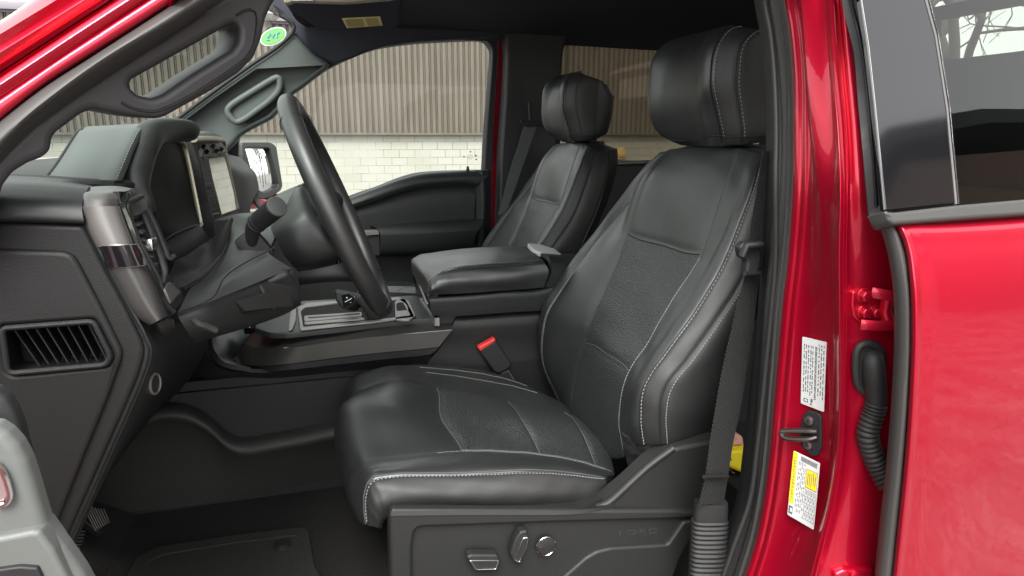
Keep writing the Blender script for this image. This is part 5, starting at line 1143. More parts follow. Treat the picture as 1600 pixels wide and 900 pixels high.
sweep_geo(mb, [WP(541, 465.5, p3), WP(543, 464.7, p3)], .0006, n=5, m=2); sweep_geo(mb, [WP(541.7, 464.2, p3), WP(542.3, 466, p3)], .0006, n=5, m=2); sweep_geo(mb, [WP(547, 473, p3), WP(549, 472.2, p3)], .0006, n=5, m=2)
mb.build('lever_knob', [rubber_d, gloss, white], con, 50)
# small four-way switch at the front of the deck
mb = MB(); sp = plane3(W(385, 505, 1.62), W(405, 495, 1.64), W(400, 512, 1.60)); plate_geo(mb, [[WP(p[0], p[1], sp) for p in rnd([(378, 500), (404, 490), (409, 494), (405, 505), (392, 511), (380, 512)], 3)]], sp, .02, .004)
mb.build('deck_dial', gloss, con)
# arm rest box and its padded lid
AF, AN = 1.76, 1.385
skin('armrest_lid', [
 [(650, 452, 1.74), (646, 430, 1.76), (644, 408, 1.765), (652, 400, 1.76), (680, 394, 1.76), (720, 389, 1.76), (760, 386, 1.76), (797, 384, 1.76)],
 [(645, 432, 1.70), (643, 420, 1.72), (643, 407, 1.73), (652, 401, 1.72), (682, 396, 1.70), (722, 391, 1.70), (768, 387.5, 1.69), (812, 386.5, 1.68)],
 [(655, 447, 1.55), (652, 434, 1.56), (653, 420, 1.56), (664, 411, 1.56), (698, 402, 1.56), (742, 397, 1.56), (786, 394.5, 1.55), (832, 394, 1.53)],
 [(668, 460, 1.42), (666, 449, 1.42), (668, 438, 1.42), (678, 428, 1.42), (705, 417, 1.42), (755, 411, 1.42), (800, 408, 1.42), (846, 405, 1.41)],
 [(670, 461, 1.395), (669, 452, 1.39), (672, 444, 1.39), (682, 434, 1.39), (708, 424, 1.39), (757, 418, 1.39), (803, 415, 1.39), (852, 412, 1.385)],
 [(672, 462, 1.387), (672, 455, 1.382), (676, 450, 1.38), (686, 444, 1.378), (710, 438, 1.377), (760, 434, 1.377), (805, 430, 1.377), (857, 423, 1.38)],
 [(674, 464, 1.395), (675, 462, 1.39), (680, 461, 1.388), (690, 460, 1.388), (712, 459, 1.388), (760, 456, 1.388), (803, 453, 1.388), (850, 449, 1.39)],
], leather, con, na=6, nt=6, thick=.01, wrinkle=.0006)
st = MB(); P2 = [W(*p) for p in cr([(669, 459, 1.385), (669, 450, 1.385), (675, 436, 1.388), (696, 422, 1.39), (720, 416.5, 1.39), (757, 413, 1.39), (803, 410, 1.39), (845, 407, 1.385)], 140)]
stitches(st, P2, [np.array([.0, -1.0, .5])]*140, r=.0009, ln=.0042, gap=.0064, lift=.003); st.build('stitching', thread_d, con); st = MB(); stitches(st, [p+np.array([0, -.006, -.004]) for p in P2], [np.array([.0, -1.0, .5])]*140, r=.0009, ln=.0042, gap=.0064, lift=.003)
st.build('stitching', thread_d, con)
skin('armrest_box', [[(669, 464, 1.405), (720, 461, 1.405), (790, 455, 1.405), (850, 450, 1.405), (880, 440, 1.41)], [(671, 467, 1.388), (720, 464, 1.388), (790, 458, 1.388), (852, 453, 1.388), (888, 440, 1.39)], [(674, 484, 1.39), (720, 482, 1.39), (790, 477, 1.39), (860, 470, 1.39), (893, 455, 1.39)], [(677, 493, 1.395), (720, 493, 1.395), (790, 488, 1.395), (865, 483, 1.395), (890, 475, 1.395)]], soft, con, thick=.02)
skin('box_front', [[(644, 412, 1.74), (647, 430, 1.74), (654, 460, 1.74), (664, 490, 1.74)], [(655, 430, 1.56), (658, 450, 1.56), (664, 472, 1.56), (672, 494, 1.56)], [(670, 463, 1.40), (671, 472, 1.40), (674, 484, 1.40), (677, 494, 1.40)]], grain, con, thick=.02)
sweep('box_latch', [W(*p) for p in [(647, 424, 1.70), (656, 446, 1.55), (667, 474, 1.40)]], .003, satin, con)
mb = MB(); box_geo(mb, ((.22+.62)/2, 1.60, 1.10), (.38, .34, .2), bev=.01); mb.build('box_body', dark, con)
skin('lid_hinge', [[(812, 386, 1.70), (840, 394, 1.55), (860, 408, 1.40), (862, 424, 1.39), (852, 448, 1.395)], [(826, 384, 1.70), (860, 395, 1.55), (884, 412, 1.41), (886, 428, 1.40), (872, 452, 1.40)], [(840, 386, 1.74), (880, 396, 1.6), (905, 412, 1.5), (900, 440, 1.45), (892, 470, 1.42)]], soft, con, thick=.01)
mb = MB(); wp_ = plane3(W(826, 384, 1.66), W(843, 386, 1.66), W(880, 410, 1.44)); plate_geo(mb, [[WP(p[0], p[1], wp_) for p in rnd([(824, 383.5), (842, 384.5), (866, 392), (883, 406), (880, 412.5), (870, 406), (856, 405), (850, 401), (833, 393.5)], 1)]], (wp_[0]+wp_[1]*.006, wp_[1]), .01, .002)
mb.build('lid_catch_glint', white, con)  # white plate painted in for the bright reflection on the lid latch
skin('seat_edge_trim', [[(838, 383, 1.82), (870, 383, 1.80), (912, 384, 1.75)], [(862, 392, 1.70), (885, 394, 1.68), (914, 396, 1.66)], [(890, 405, 1.55), (898, 405, 1.55), (910, 405, 1.55)]], dark, con, thick=.01)
# cloth pad with stitched edge on the far side of the console
skin('far_cushion', [[(560, 450, 1.80), (600, 447, 1.80), (650, 448, 1.80)], [(600, 456, 1.74), (625, 457, 1.74), (655, 459, 1.74)]], leather, con, thick=.02)
st = MB(); P2 = [W(*p) for p in cr([(622, 455, 1.735), (630, 450.5, 1.745), (642, 448.5, 1.75), (652, 450, 1.75)], 30)]; stitches(st, P2, [np.array([0, -.4, 1.0])]*30, r=.001, ln=.004, gap=.0062, lift=.002); st.build('pad_stitching', thread_d, con)

# buckle beside the driver's seat
bk = yplane(1.395)
mb = MB(); plate_geo(mb, [[WP(p[0], p[1], bk) for p in rnd([(748, 548), (775, 532), (800, 569), (797, 575), (780, 585), (773, 582)], 3)]], bk, .018, .004)
bkl = mb.build('belt_buckle', rubber_d, T)
mb = MB(); plate_geo(mb, [[WP(p[0], p[1], yplane(1.392)) for p in rnd([(747, 543), (773, 528.5), (775, 533), (750, 549)], 1)]], yplane(1.392), .016, .002); mb.build('release_button', redm, bkl)
mb = MB(); plate_geo(mb, [[WP(p[0], p[1], yplane(1.402)) for p in rnd([(782, 584), (796, 577), (808, 600), (812, 625), (798, 625)], 2)]], yplane(1.402), .008, .002); mb.build('buckle_stalk', grain, bkl)
mb = MB(); sweep_geo(mb, [W(794, 580, 1.398), W(802, 592, 1.398), W(811, 606, 1.398)], .0014, n=6); mb.build('buckle_wire', satin, bkl)

# ------------------------------------------------------------------ driver's front pillar
L1 = [(-90, 80), (-60, 66), (0, 33), (50, 0), (110, -40), (140, -60)]
L2 = [(-90, 133), (-60, 118), (0, 82), (132, 0), (195, -40), (225, -60)]
L3 = [(-90, 165), (-60, 148), (30, 92), (160, 7), (230, -40), (260, -60)]
L4 = [(-90, 210), (-60, 188), (85, 90), (160, 41), (285, -40), (315, -60)]
L5 = [(-90, 262), (-60, 240), (60, 144), (140, 91), (240, 27), (345, -42)]
L5b = [(-90, 292), (-55, 268), (52, 172), (150, 99), (262, 30), (370, -42)]
L6 = [(-90, 318), (-50, 290), (46, 194), (150, 118), (262, 48), (400, -40)]
L7 = [(-90, 338), (-50, 310), (50, 206), (152, 130), (262, 58), (408, -38)]
yy = lambda c, b, s=.00015: [(u, v, b+s*(u+90)) for u, v in c]
pA = skin('front_pillar', [yy(L1, .66), yy([(u+1, v+2) for u, v in L1], .622), yy([(a_[0]*.5+b_[0]*.5, a_[1]*.5+b_[1]*.5) for a_, b_ in zip(L1, L2)], .594), yy([(u, v-3) for u, v in L2], .569), yy(L2, .568), yy([(u, v+3) for u, v in L2], .580), yy(L3, .585), yy([(u, v-14) for u, v in L4], .560), yy([(u, v-3) for u, v in L4], .562), yy(L4, .578), yy([(u, v+3) for u, v in L4], .566), yy([(u, v-8) for u, v in L5], .563), yy([(u, v+4) for u, v in L5], .585)], paint, T, na=5, nt=6, thick=.01, out=None)[0]
skin('door_seal', [yy([(u, v-2) for u, v in L5], .580), yy([(u, v+3) for u, v in L5], .560), yy(L5b, .553), yy(L6, .562), yy(L7, .585)], rubber, pA, na=5, nt=6, thick=.006)
PD = plane3(W(0, 290, .59), W(430, 0, .70), W(300, 220, .66))
trimo = [(-90, 318), (-50, 290), (46, 196), (100, 157), (150, 122), (206, 84), (262, 50), (330, 6), (400, -38), (445, -60), (452, -20), (434, -4), (427, 8), (417, 30), (411, 60), (399, 90), (375, 114), (330, 143), (285, 168), (262, 181), (248, 185), (232, 184.5), (195, 180), (165, 174), (147, 170), (129, 177), (105, 195), (90, 206), (83, 216), (81, 232), (76, 240), (66, 247), (46, 254), (22, 269), (6, 290), (-5, 330), (-90, 420)]
hole = rnd([(204, 136), (207, 124), (220, 117), (360, 38.5), (370, 36), (374, 44), (373, 64), (363, 78), (300, 117), (256, 147), (238, 153), (216, 148)], 5)
mb = MB(); plate_geo(mb, [[WP(p[0], p[1], PD) for p in rnd(trimo, 5)], [WP(p[0], p[1], PD) for p in hole]], PD, .045, .006, seg=4); pt = mb.build('pillar_trim', mat('charcoal_plastic', (.028, .028, .030), .5, bump=('noise', 900, .2, .0005)), pA, 50)
mb = MB(); lp = [WP(u, v, (PD[0]+PD[1]*.0005, PD[1])) for u, v in cr([(190, 160), (196, 164), (205, 168), (225, 173), (250, 172), (300, 148), (365, 106), (392, 80), (401, 45), (400, 20), (388, 15), (370, 24)], 100)]
sweep_geo(mb, even(lp, .005), .0012, n=6); mb.build('trim_seam', rubber_d, pA)

# ------------------------------------------------------------------ door pillar behind the driver's door
SL = [(1176, -60), (1178, 0), (1188, 55), (1194, 120), (1197, 200), (1196, 280), (1190, 400), (1184, 480), (1176, 560), (1168, 640), (1160, 710), (1150, 780), (1130, 838), (1108, 900), (1085, 960)]
S2 = [(1200, -60), (1205, 0), (1214, 55), (1221, 120), (1225, 200), (1223, 280), (1212, 400), (1203, 480), (1198, 560), (1193, 640), (1188, 710), (1182, 780), (1168, 840), (1149, 900), (1125, 960)]
S3 = [(1227, -60), (1231, 0), (1239, 55), (1244, 120), (1244.5, 200), (1244, 280), (1236, 400), (1227, 480), (1220, 560), (1213, 640), (1207, 710), (1198, 780), (1185, 845), (1168, 900), (1146, 960)]
yv = lambda c, y, du=0: [(u+du, v, y) for u, v in c]
jamb_rows = [-60, 0, 55, 120, 200, 280, 400, 480, 560, 640, 710, 780, 845, 900, 960]
def atv(tab, v): return float(np.interp(v, [t[1] for t in tab], [t[0] for t in tab]))
R1 = [(1252, -60), (1257, 0), (1262, 60), (1267, 130), (1275, 210), (1284, 290), (1292, 380), (1297, 440), (1300, 520), (1300, 620), (1296, 700), (1286, 780), (1265, 850), (1250, 900), (1232, 960)]
R2 = [(1290, -60), (1299, 0), (1303, 60), (1308, 130), (1315, 210), (1318, 290), (1316, 380), (1316, 440), (1317, 520), (1317, 620), (1314, 700), (1302, 780), (1285, 850), (1272, 900), (1255, 960)]
R3 = [(1318, -60), (1326, 0), (1336, 60), (1345, 130), (1353, 210), (1361, 290), (1384, 380), (1394, 440), (1399, 520), (1398, 620), (1392, 700), (1380, 780), (1373, 850), (1368, 900), (1360, 960)]
def rows(tab, y, du=0, dy=None): return [(atv(tab, v)+du, v, y+(dy(v) if dy else 0)) for v in jamb_rows]
S3t = [(u, v) for u, v in S3]
tumble = lambda v: .10*max(0, (300-v)/360)**1.3
jamb = skin('door_pillar', [
  rows(S3t, .690, -6, tumble), rows(S3t, .672, -1, tumble), rows(S3t, .668, 3, tumble), rows(S3t, .664, 9, tumble), rows(S3t, .657, 13, tumble), rows(S3t, .652, 20, tumble),
  rows(R1, .604, -6, tumble), rows(R1, .596, 2, tumble), rows(R2, .572, -9, tumble), rows(R2, .560, -3, tumble), rows(R2, .556, 2, tumble),
  rows(R2, .560, 8, tumble), [(atv(R2, v)*.5+atv(R3, v)*.5, v, .553+tumble(v)) for v in jamb_rows], rows(R3, .548, -2, tumble), rows(R3, .545, 20, tumble)], paint, T, na=4, nt=6, thick=.006)
jamb, jsk, jout = jamb
skin('pillar_trim', [rows(SL, .86, 12, tumble), rows(SL, .80, 0, tumble), rows(SL, .765, 6, tumble), rows(SL, .745, 13, tumble), rows(S2, .725, -6, tumble), rows(S2, .722, 0, tumble)], soft, jamb, na=4, nt=5, thick=.006)
skin('weather_seal', [rows(S2, .722, -3, tumble), rows(S2, .706, -1, tumble), rows(S2, .700, 4, tumble), [(atv(S2, v)*.5+atv(S3t, v)*.5, v, .690+tumble(v)) for v in jamb_rows], rows(S3t, .680, -4, tumble), rows(S3t, .684, 1, tumble)], rubber, jamb, na=5, nt=5, thick=.01)
sweep('seal_ridge', [W(u+0, v, .700+tumble(v)) for u, v in cr([(atv(SL, v)+(16 if v < 300 else 22), v) for v in jamb_rows], 90)], .0035, rubber_d, jamb)
# strips and pressings on the red
def jpt(u, v, dl=.0):                 # nearest point of the pillar skin in direction u,v
    best = None
    A, Tt = np.meshgrid(np.linspace(0, 14, 141), np.linspace(0, 14, 281), indexing='ij')
    global _JC
    if '_JC' not in globals():
        P3 = jsk.at(A, Tt); D = P3-CAM; z = D@FW; _JC = (P3, 800+F*(D@RT)/z, 450-F*(D@UP)/z, jsk.nrm(A, Tt)*jout)
    P3, U, Vv, N3 = _JC; d2 = (U-u)**2+(Vv-v)**2; i = np.unravel_index(np.argmin(d2), d2.shape); return P3[i], N3[i]
def on_plane(cs):
    pts = [jpt(u, v)[0] for u, v in cs]; c = np.mean(pts, 0); n = np.mean([jpt(u, v)[1] for u, v in cs], 0); n /= np.linalg.norm(n); return (c, n)
# certification sticker
def sticker(name, cs, mats, rows_):
    pl = on_plane(cs); hi = max(np.dot(jpt(u, v)[0]-pl[0], pl[1]) for u in np.linspace(cs[0][0], cs[1][0], 5) for v in np.linspace(cs[0][1], cs[2][1], 7))
    pl = (pl[0]+pl[1]*(min(hi, .006)+.0008), pl[1]); mb = MB(); plate_geo(mb, [[WP(p[0], p[1], pl) for p in rnd(cs, 2)]], pl, .0008, .0002)
    q = lambda s, t: np.array(cs[0])*(1-s)*(1-t)+np.array(cs[1])*s*(1-t)+np.array(cs[2])*s*t+np.array(cs[3])*(1-s)*t
    def blk_(s0, s1, t0, t1, m, lift=.0004):
        p2 = (pl[0]+pl[1]*lift, pl[1]); plate_geo(mb, [[WP(*q(a, b), p2) for a, b in ((s0, t0), (s1, t0), (s1, t1), (s0, t1))]], p2, .0003, .0001, m=m, seg=1)
    rows_(blk_); return mb.build(name, mats, jamb)
rs = random.Random(4)
def cert(b):
    for k, s in enumerate((.08, .17, .26, .36, .44, .70, .80, .90)):
        t = .10 if k < 5 else .06
        while t < .80:
            L_ = rs.uniform(.02, .07); b(s, s+.035, t, min(t+L_, .84), 1); t += L_+rs.uniform(.012, .04)
    t = .10
    while t < .86:
        L_ = rs.uniform(.006, .018); b(.55, .63, t, t+L_, 1); t += L_+rs.uniform(.006, .014)
    b(.12, .30, .90, .955, 1); b(.16, .26, .912, .943, 0, .0007); b(.42, .50, .88, .93, 1); b(.40, .47, .945, .97, 1)
sticker('certification_sticker', [(1253.5, 526), (1291, 535), (1287, 644), (1251, 630)], [white, ink], cert)
def tyre(b):
    b(.0, .17, .01, .80, 2); 
    t = .08
    while t < .74: L_ = rs.uniform(.015, .05); b(.06, .085, t, t+L_, 1, .0007); b(.105, .125, t+.01, t+L_, 1, .0007); t += L_+.012
    t = .30
    while t < .90: L_ = rs.uniform(.008, .02); b(t, t+L_, .03, .10, 1); t += L_+.012
    b(.54, .96, .17, .45, 1); b(.555, .945, .18, .44, 3, .0007)
    for s in (.60, .67, .74, .81, .88):
        b(s, s+.025, .20+rs.uniform(0, .03), .42-rs.uniform(0, .05), 1, .0010)
    for s in (.24, .30, .36, .42, .48):
        t = .12
        while t < .85: L_ = rs.uniform(.02, .06); b(s, s+.018, t, t+L_, 1); t += L_+rs.uniform(.01, .05)
    for s in (.56, .66, .76, .86, .96): b(s, s+.008, .48, .92, 1)
    for t in (.48, .58, .68, .80, .92): b(.50, .965, t, t+.005, 1)
    for s in (.60, .70, .80, .90):
        for t in (.50, .60, .71, .83): b(s, s+.02, t, t+.05, 1)
    b(.03, .17, .84, .96, 1); b(.08, .15, .87, .93, 0, .0007)
sticker('tyre_sticker', [(1240, 704), (1281, 724), (1271, 828), (1230, 804)], [white, ink, yell_s, yellow], tyre)
# striker
pl = on_plane([(1250, 645), (1283, 655), (1283, 700), (1250, 705)]); pl = (pl[0]+pl[1]*.004, pl[1])
mb = MB(); plate_geo(mb, [[WP(p[0], p[1], pl) for p in rnd([(1254, 648), (1262, 641), (1280, 646), (1283, 655), (1283, 700), (1277, 713), (1268, 714), (1251, 698), (1250, 668)], 4)]], pl, .006, .0015)
stk = mb.build('door_striker', dark, jamb)
mb = MB()
for (u, v) in ((1265, 657), (1263, 695)): c = WP(u, v, (pl[0]+pl[1]*.0005, pl[1])); cyl_geo(mb, c, pl[1], .0058, .0035, n=24, bev=.3); cyl_geo(mb, c+pl[1]*.0033, pl[1], .0022, .0006, n=6, m=1)
mb.build('striker_bolt', [steel, dark], jamb)
mb = MB(); a0 = WP(1273, 676, pl); a1 = WP(1267, 684, pl); tip = W(1231, 674, .60+.02); tp = a0+(tip-a0)
n_ = pl[1]; loop = [WP(1276, 674, pl), WP(1262, 671, pl)+n_*.006, WP(1235, 670, pl)+n_*.012, WP(1231, 674, pl)+n_*.013, WP(1241, 681, pl)+n_*.012, WP(1266, 684, pl)+n_*.006, WP(1276, 683, pl)]
sweep_geo(mb, cr(loop, 30), .0042, .0036, n=10); mb.build('striker_loop', mat('dark_steel', (.10, .09, .085), .3, metal=.85), jamb)
# hinge: two leaves with bolts
hp = on_plane([(1330, 460), (1375, 465), (1375, 505), (1330, 500)])
mb = MB(); p1 = (hp[0]+hp[1]*.004, hp[1]); plate_geo(mb, [[WP(p[0], p[1], p1) for p in rnd([(1332, 456), (1350, 450), (1366, 455), (1398, 460), (1398, 508), (1380, 512), (1350, 508), (1334, 496), (1330, 476)], 4)]], p1, .006, .002)
for (u, v, r_) in ((1350, 461, .0065), (1349.5, 487, .006), (1366.5, 487, .006)):
    c = WP(u, v, (hp[0]+hp[1]*.004, hp[1])); cyl_geo(mb, c, hp[1], r_*1.3, .002, n=24, bev=.3); cyl_geo(mb, c+hp[1]*.002, hp[1], r_, .006, n=6, bev=.25)
sweep_geo(mb, [WP(1362, 457, (hp[0]+hp[1]*.010, hp[1])), WP(1380, 460, (hp[0]+hp[1]*.016, hp[1])), WP(1400, 464, (hp[0]+hp[1]*.018, hp[1]))], .0022, .006, n=8)
sweep_geo(mb, [WP(1345, 507, (hp[0]+hp[1]*.010, hp[1])), WP(1370, 509, (hp[0]+hp[1]*.016, hp[1])), WP(1400, 508, (hp[0]+hp[1]*.018, hp[1]))], .0022, .006, n=8)
sweep_geo(mb, [WP(1386, 468, (hp[0]+hp[1]*.012, hp[1])), WP(1383, 484, (hp[0]+hp[1]*.012, hp[1])), WP(1388, 502, (hp[0]+hp[1]*.012, hp[1]))], .006, n=10)
mb.build('door_hinge', paint, jamb, 45)
p4 = on_plane([(1320, 885), (1350, 885), (1350, 899), (1320, 899)]); mb = MB(); plate_geo(mb, [[WP(p[0], p[1], (p4[0]+p4[1]*.006, p4[1])) for p in rnd([(1305, 897), (1320, 890), (1366, 889), (1368, 930), (1305, 930)], 4)]], (p4[0]+p4[1]*.006, p4[1]), .008, .003); cyl_geo(mb, WP(1335, 898, (p4[0]+p4[1]*.006, p4[1])), p4[1], .007, .004); mb.build('door_hinge', paint, jamb)
# wiring boot
mb = MB(); gp = (hp[0]+hp[1]*.001, hp[1])
gl = [WP(u, v, (gp[0]+gp[1]*.003, gp[1])) for u, v in cr([(1345, 540), (1358, 537), (1372, 543), (1378, 558), (1378, 585), (1374, 605), (1364, 612), (1350, 612), (1340, 600), (1337, 575), (1338, 552)], 60, True)]
sweep_geo(mb, gl, .0042, .004, up=gp[1], closed=True, n=10)
plate_geo(mb, [gl], (gp[0]+gp[1]*.004, gp[1]), .006, .001)
tp = [(1361, 552, .560), (1364, 563, .548), (1366, 585, .545), (1368, 608, .545), (1369, 630, .545)]
sweep_geo(mb, [W(*p) for p in cr(tp, 24)], [.008, .0115, .012, .0115, .0105], n=18)
path = [W(*p) for p in cr([(1369, 630, .545), (1365, 645, .545), (1359, 662, .545), (1356, 680, .545), (1360, 700, .545), (1368, 722, .542), (1378, 742, .535), (1390, 762, .525)], 220)]
rr = [.0098+.0022*abs(math.sin(i/220*math.pi*19)) for i in range(220)]; sweep_geo(mb, path, rr, n=18)
mb.build('wiring_boot', rubber_d, jamb, 60)

# ------------------------------------------------------------------ rear door on the driver's side
TB = lambda v: .09*max(0, (330-v)/390)**1.2
def ry(pts, y): return [(u, v, y+(TB(v))) for u, v in pts]
vrow = [(345, .500), (355, .490), (385, .482), (440, .472), (520, .468), (620, .470), (720, .478), (820, .490), (960, .505)]
DE = [(1393, 345), (1403, 356), (1415, 385), (1423, 440), (1425.5, 520), (1422, 620), (1415, 720), (1405, 820), (1390, 960)]
def doorrow(k, u2):
    (v, y), (u0, _) = vrow[k], DE[k]; return None
cur = []
cur.append([(DE[k][0]-1, vrow[k][0], vrow[k][1]+.014) for k in range(9)])
cur.append([(DE[k][0]+0, vrow[k][0], vrow[k][1]+.004) for k in range(9)])
cur.append([(DE[k][0]+5, vrow[k][0], vrow[k][1]) for k in range(9)])
for dd_ in (14, 32, 60):
    cur.append([(DE[k][0]+dd_, vrow[k][0], vrow[k][1]-.0008*(1 if dd_ > 20 else 0)) for k in range(9)])
for xx in (.75, .95, 1.20, 1.5):
    c = []
    for k in range(9):
        p = W(DE[k][0]+5, vrow[k][0], vrow[k][1]); c.append(('w', xx, vrow[k][1]+.004*(xx-.55), p[2]))
    cur.append(c)
gplate_line = [(1341, -40), (1345.5, 0), (1356, 70), (1366.5, 160), (1375.5, 250), (1383, 328)]
rdd = skin('rear_door', cur, paint, T, na=6, nt=7, thick=.006, label='closed red rear door with smoked glass')[0]
sealc = [(1376, 340), (1388, 356), (1398, 385), (1408, 440), (1411, 520), (1407, 620), (1399, 720), (1388, 820), (1374, 960)]
skin('door_seal', [[(u-14, v, vrow[k][1]+.060) for k, (u, v) in enumerate(sealc)], [(u-12, v, vrow[k][1]+.030) for k, (u, v) in enumerate(sealc)], [(u-4, v, vrow[k][1]+.012) for k, (u, v) in enumerate(sealc)], [(u+6, v, vrow[k][1]+.006) for k, (u, v) in enumerate(sealc)], [(DE[k][0]-3, vrow[k][0], vrow[k][1]+.010) for k in range(9)]], rubber, rdd, na=4, nt=6, thick=.006)
skin('frame_seal', [[(1317, -60, .66), (1327, 0, .62), (1340, 70, .60), (1351, 160, .575), (1359, 250, .56), (1365, 338, .545)], [(1322, -60, .61), (1331, 0, .59), (1346, 70, .57), (1357, 160, .545), (1365, 250, .525), (1371, 338, .515)], [(1337, -60, .62), (1343, 0, .60), (1354, 70, .575), (1364, 160, .553), (1372, 250, .532), (1379, 336, .520)]], rubber_d, rdd, na=5, nt=6, thick=.01)
g = yplane(0); 
def gy(v): return .495+TB(v)
def gplate(name, poly, m, dy, t, par, bev=.001, **k):
    a = plane3(W(1400, 320, gy(320)+dy), W(1560, 310, gy(310)+dy), W(1420, 0, gy(0)+dy)); mb = MB(); plate_geo(mb, [[WP(p[0], p[1], a) for p in rnd(poly, 2)]], a, t, bev); return mb.build(name, m, par, 40, **k)
gplate('quarter_panel', [(1342, -60), (1346, 0), (1357, 70), (1367, 160), (1376, 250), (1384, 328), (1495, 317), (1481, 168), (1463, 54), (1448, 0), (1436, -60)], gloss, 0, .006, rdd)
gplate('window_divider', [(1441, -40), (1449.5, 0), (1464, 54), (1482, 168), (1496.5, 318), (1493.5, 320), (1479.5, 170), (1461.5, 56), (1446, 0)], mat('divider_trim', (.085, .083, .08), .6), -.001, .0015, rdd, .0004)
gplate('frame_edge', [(u-1.0, v) for u, v in gplate_line]+[(u+.6, v) for u, v in gplate_line[::-1]], MAT['divider_trim'], -.001, .0012, rdd, .0003)
wl = gplate('window_pane', [(1445, -80), (1452, 0), (1466, 54), (1484, 168), (1498, 320), (1760, 305), (2000, 280), (1950, -160), (1450, -160)], tint_dark, .004, .004, rdd)
gplate('belt_moulding', [(1381, 330), (1400, 331), (1496, 320), (1760, 297), (2000, 275), (2000, 305), (1760, 321), (1600, 335), (1501, 342), (1398, 350), (1390, 345)], rubber, -.006, .02, rdd, .003)
mb = MB(); cp = plane3(W(1358, 340, .52), W(1390, 335, .50), W(1375, 362, .52)); plate_geo(mb, [[WP(p[0], p[1], cp) for p in rnd([(1355, 338), (1378, 332), (1388, 348), (1398, 353), (1388, 360), (1366, 362), (1360, 354)], 3)], [WP(p[0], p[1], cp) for p in rnd([(1362, 345), (1372, 342), (1380, 352), (1368, 356)], 2)]], cp, .012, .002); mb.build('seal_corner', rubber, rdd)

# ------------------------------------------------------------------ driver's seat belt
L = [(1192, 236, .78), (1184, 290, .775), (1174, 350, .77), (1168, 400, .765), (1164, 430, .76), (1154, 470, .755), (1145, 510, .75), (1131, 570, .745), (1120, 630, .74), (1110, 690, .735), (1103, 742, .73), (1092, 790, .73)]
Rr = [(1215, 236, .80), (1207, 290, .795), (1200, 350, .79), (1196, 400, .785), (1188, 430, .78), (1182, 470, .775), (1178, 510, .77), (1168, 570, .765), (1159, 630, .76), (1146, 690, .755), (1138, 742, .75), (1131, 785, .75)]
mb = MB(); Lw = [W(*p) for p in cr(L, 50)]; Rw = [W(*p) for p in cr(Rr, 50)]; belt_strip(mb, Lw, Rw); sbd = mb.build('seat_belt', webbing, T)
mb = MB(); plate_geo(mb, [[WP(p[0], p[1], yplane(.752)) for p in rnd([(1156, 386), (1164, 378), (1190, 379), (1192, 400), (1186, 427), (1165, 430), (1168, 408), (1158, 402)], 4)]], yplane(.752), .012, .004); sweep_geo(mb, [W(1160, 400, .745), W(1166, 384, .742), (W(1190, 382, .745))], .005, n=10)
sweep_geo(mb, [W(1163, 428, .748), W(1187, 427, .755)], .0035, n=8); mb.build('belt_tongue', dark, sbd, 60)
mb = MB(); sweep_geo(mb, [W(1100, 745, .722), W(1137, 744, .738)], .003, n=8); mb.build('belt_keeper', grain, sbd)
mb = MB(); bt = [(1111, 784, .745), (1112, 792, .745), (1113, 802, .745), (1113, 803, .745)]
bx_ = [W(1110+(-.06)*(v-800), v, .748) for v in np.linspace(810, 960, 160)]
ra = [.0235+.0034*abs(math.sin(i/160*math.pi*21)) for i in range(160)]; rb = [.010+.0034*abs(math.sin(i/160*math.pi*21)) for i in range(160)]
sweep_geo(mb, bx_, ra, rb, up=(.3, 1, 0), n=20, square=3.2)
sweep_geo(mb, [W(1111, 784, .748), W(1110, 796, .748), W(1109.5, 811, .748)], [.0235, .0245, .0245], [.010, .011, .011], up=(.3, 1, 0), n=20, square=4); mb.build('belt_boot', rubber_d, sbd, 60)

# ------------------------------------------------------------------ driver's door standing open, its inner edge in the corner
dpm = mat('door_plastic', (.095, .102, .096), .5, bump=('noise', 800, .2, .0005))
mb = MB(); pl = yplane(.385); plate_geo(mb, [[WP(p[0], p[1], pl) for p in rnd([(-620, 640), (-8, 668), (10, 680), (26, 698), (40, 724), (52, 762), (62, 796), (70, 822), (80, 838), (100, 860), (128, 900), (160, 960), (-620, 1000)], 5)]], pl, .012, .0055, seg=4)
dd = mb.build('front_door', dpm, T, 60, label="open driver's door edge with grey trim and a bright lever")
mb = MB(); pl = yplane(.379); plate_geo(mb, [[WP(p[0], p[1], pl) for p in rnd([(-620, 842), (0, 840), (50, 830), (62, 832), (84, 862), (106, 905), (130, 960), (-620, 1000)], 4)]], pl, .02, .003, seg=4); mb.build('lower_trim', dpm, dd, 60)
mb = MB(); box_geo(mb, (-.385, .04, 1.10), (.07, .86, .66), rot=Matrix.Rotation(R(-3), 3, 'Z'), bev=.02); mb.build('door_shell', paint, dd)
mb = MB(); pl = yplane(.415); plate_geo(mb, [[WP(p[0], p[1], pl) for p in rnd([(-620, 560), (-10, 612), (6, 626), (18, 646), (27, 668), (33, 694), (44, 730), (20, 770), (-620, 760)], 6)]], pl, .012, .0055, seg=4); mb.build('door_top', soft, dd, 60)
mb = MB(); sweep_geo(mb, [W(*p) for p in cr([(-8, 724, .382), (4, 737, .382), (12, 757, .382), (15.5, 776, .382), (8, 787, .382), (-8, 790, .382)], 30)], .0016, n=8)
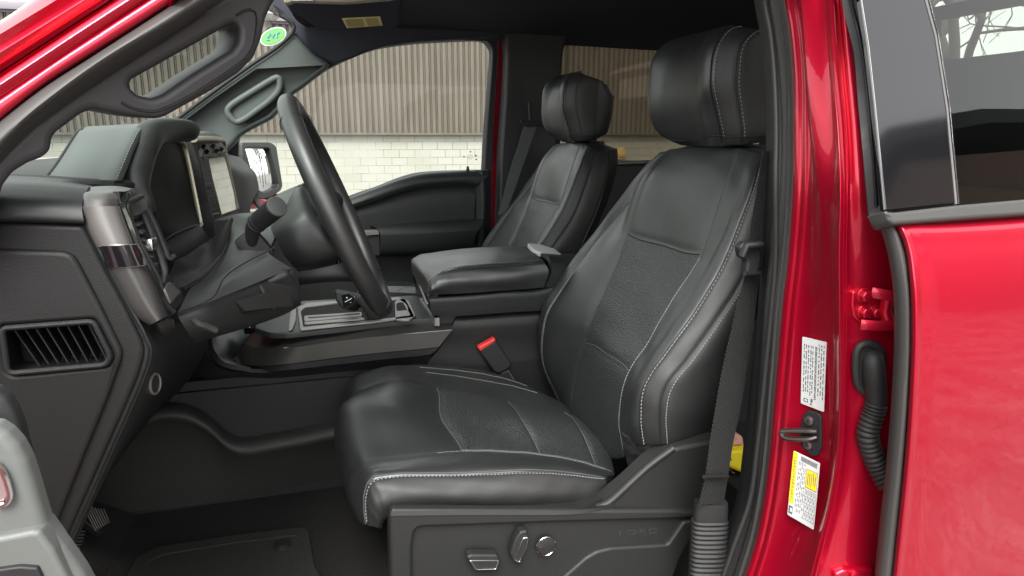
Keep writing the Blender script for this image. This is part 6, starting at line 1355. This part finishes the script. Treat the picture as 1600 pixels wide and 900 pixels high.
plate_geo(mb, [[WP(p[0], p[1], yplane(.383)) for p in rnd([(-12, 732), (2, 740), (10, 758), (13, 774), (6, 784), (-12, 788)], 2)]], yplane(.383), .006, .001, m=1); mb.build('door_lever', [chrome, mat('brushed_pinkish', (.34, .26, .26), .3, metal=.6)], dd)
mb = MB(); pl = yplane(.376); plate_geo(mb, [[WP(p[0], p[1], pl) for p in rnd([(-20, 893), (30, 886), (58, 888), (66, 906), (66, 930), (-20, 930)], 3)]], pl, .004, .001); mb.build('door_switch', dark, dd)

# ------------------------------------------------------------------ things lying behind the driver's seat
ty = thing('tool_case', (.72, 1.02, .77), "black tool pouch on the floor behind the driver's seat", 'bag')
mb = MB(); box_geo(mb, (.79, 1.02, .86), (.24, .28, .17), bev=.03); mb.build('pouch', dark, ty)
mb = MB(); py = yplane(.93); plate_geo(mb, [[WP(p[0], p[1], py) for p in rnd([(1133, 728), (1139, 706), (1172, 703), (1172, 742), (1158, 739)], 3)]], py, .05, .006); yl = mb.build('plastic_wedge', [yellow], None)
yl['label'] = 'bright yellow plastic wedge with a small grey triangle wedged behind the belt'; yl['category'] = 'tool'
mb = MB(); mb.add([W(1136, 719, .9285), W(1144, 720, .9285), W(1141, 711, .9285)], [(0, 1, 2)]); t3 = mb.build('triangle_mark', grey_pl, None); t3.parent = yl
mb = MB(); plate_geo(mb, [[WP(p[0], p[1], yplane(.95)) for p in rnd([(1141, 690), (1150, 678), (1163, 684), (1165, 700), (1140, 702)], 3)]], yplane(.95), .04, .008); plate_geo(mb, [[WP(p[0], p[1], yplane(.95)) for p in rnd([(1146, 738), (1158, 742), (1160, 752), (1148, 745)], 2)]], yplane(.95), .03, .004); g_ = mb.build('work_glove', pink, None); g_['label'] = 'pale pink rubber glove tip tucked above the yellow wedge'; g_['category'] = 'glove'
mb = MB(); sweep_geo(mb, [W(*p) for p in cr([(1146, 800, .93), (1150, 788, .93), (1160, 786, .93)], 12)], .006, .004, n=8); plate_geo(mb, [[WP(p[0], p[1], yplane(.93)) for p in rnd([(1138, 806), (1144, 800), (1150, 803), (1150, 825), (1140, 832)], 3)]], yplane(.93), .05, .004); os_ = mb.build('plastic_clamp', orange, None); os_['label'] = 'orange plastic clamp low behind the belt boot'; os_['category'] = 'clamp'
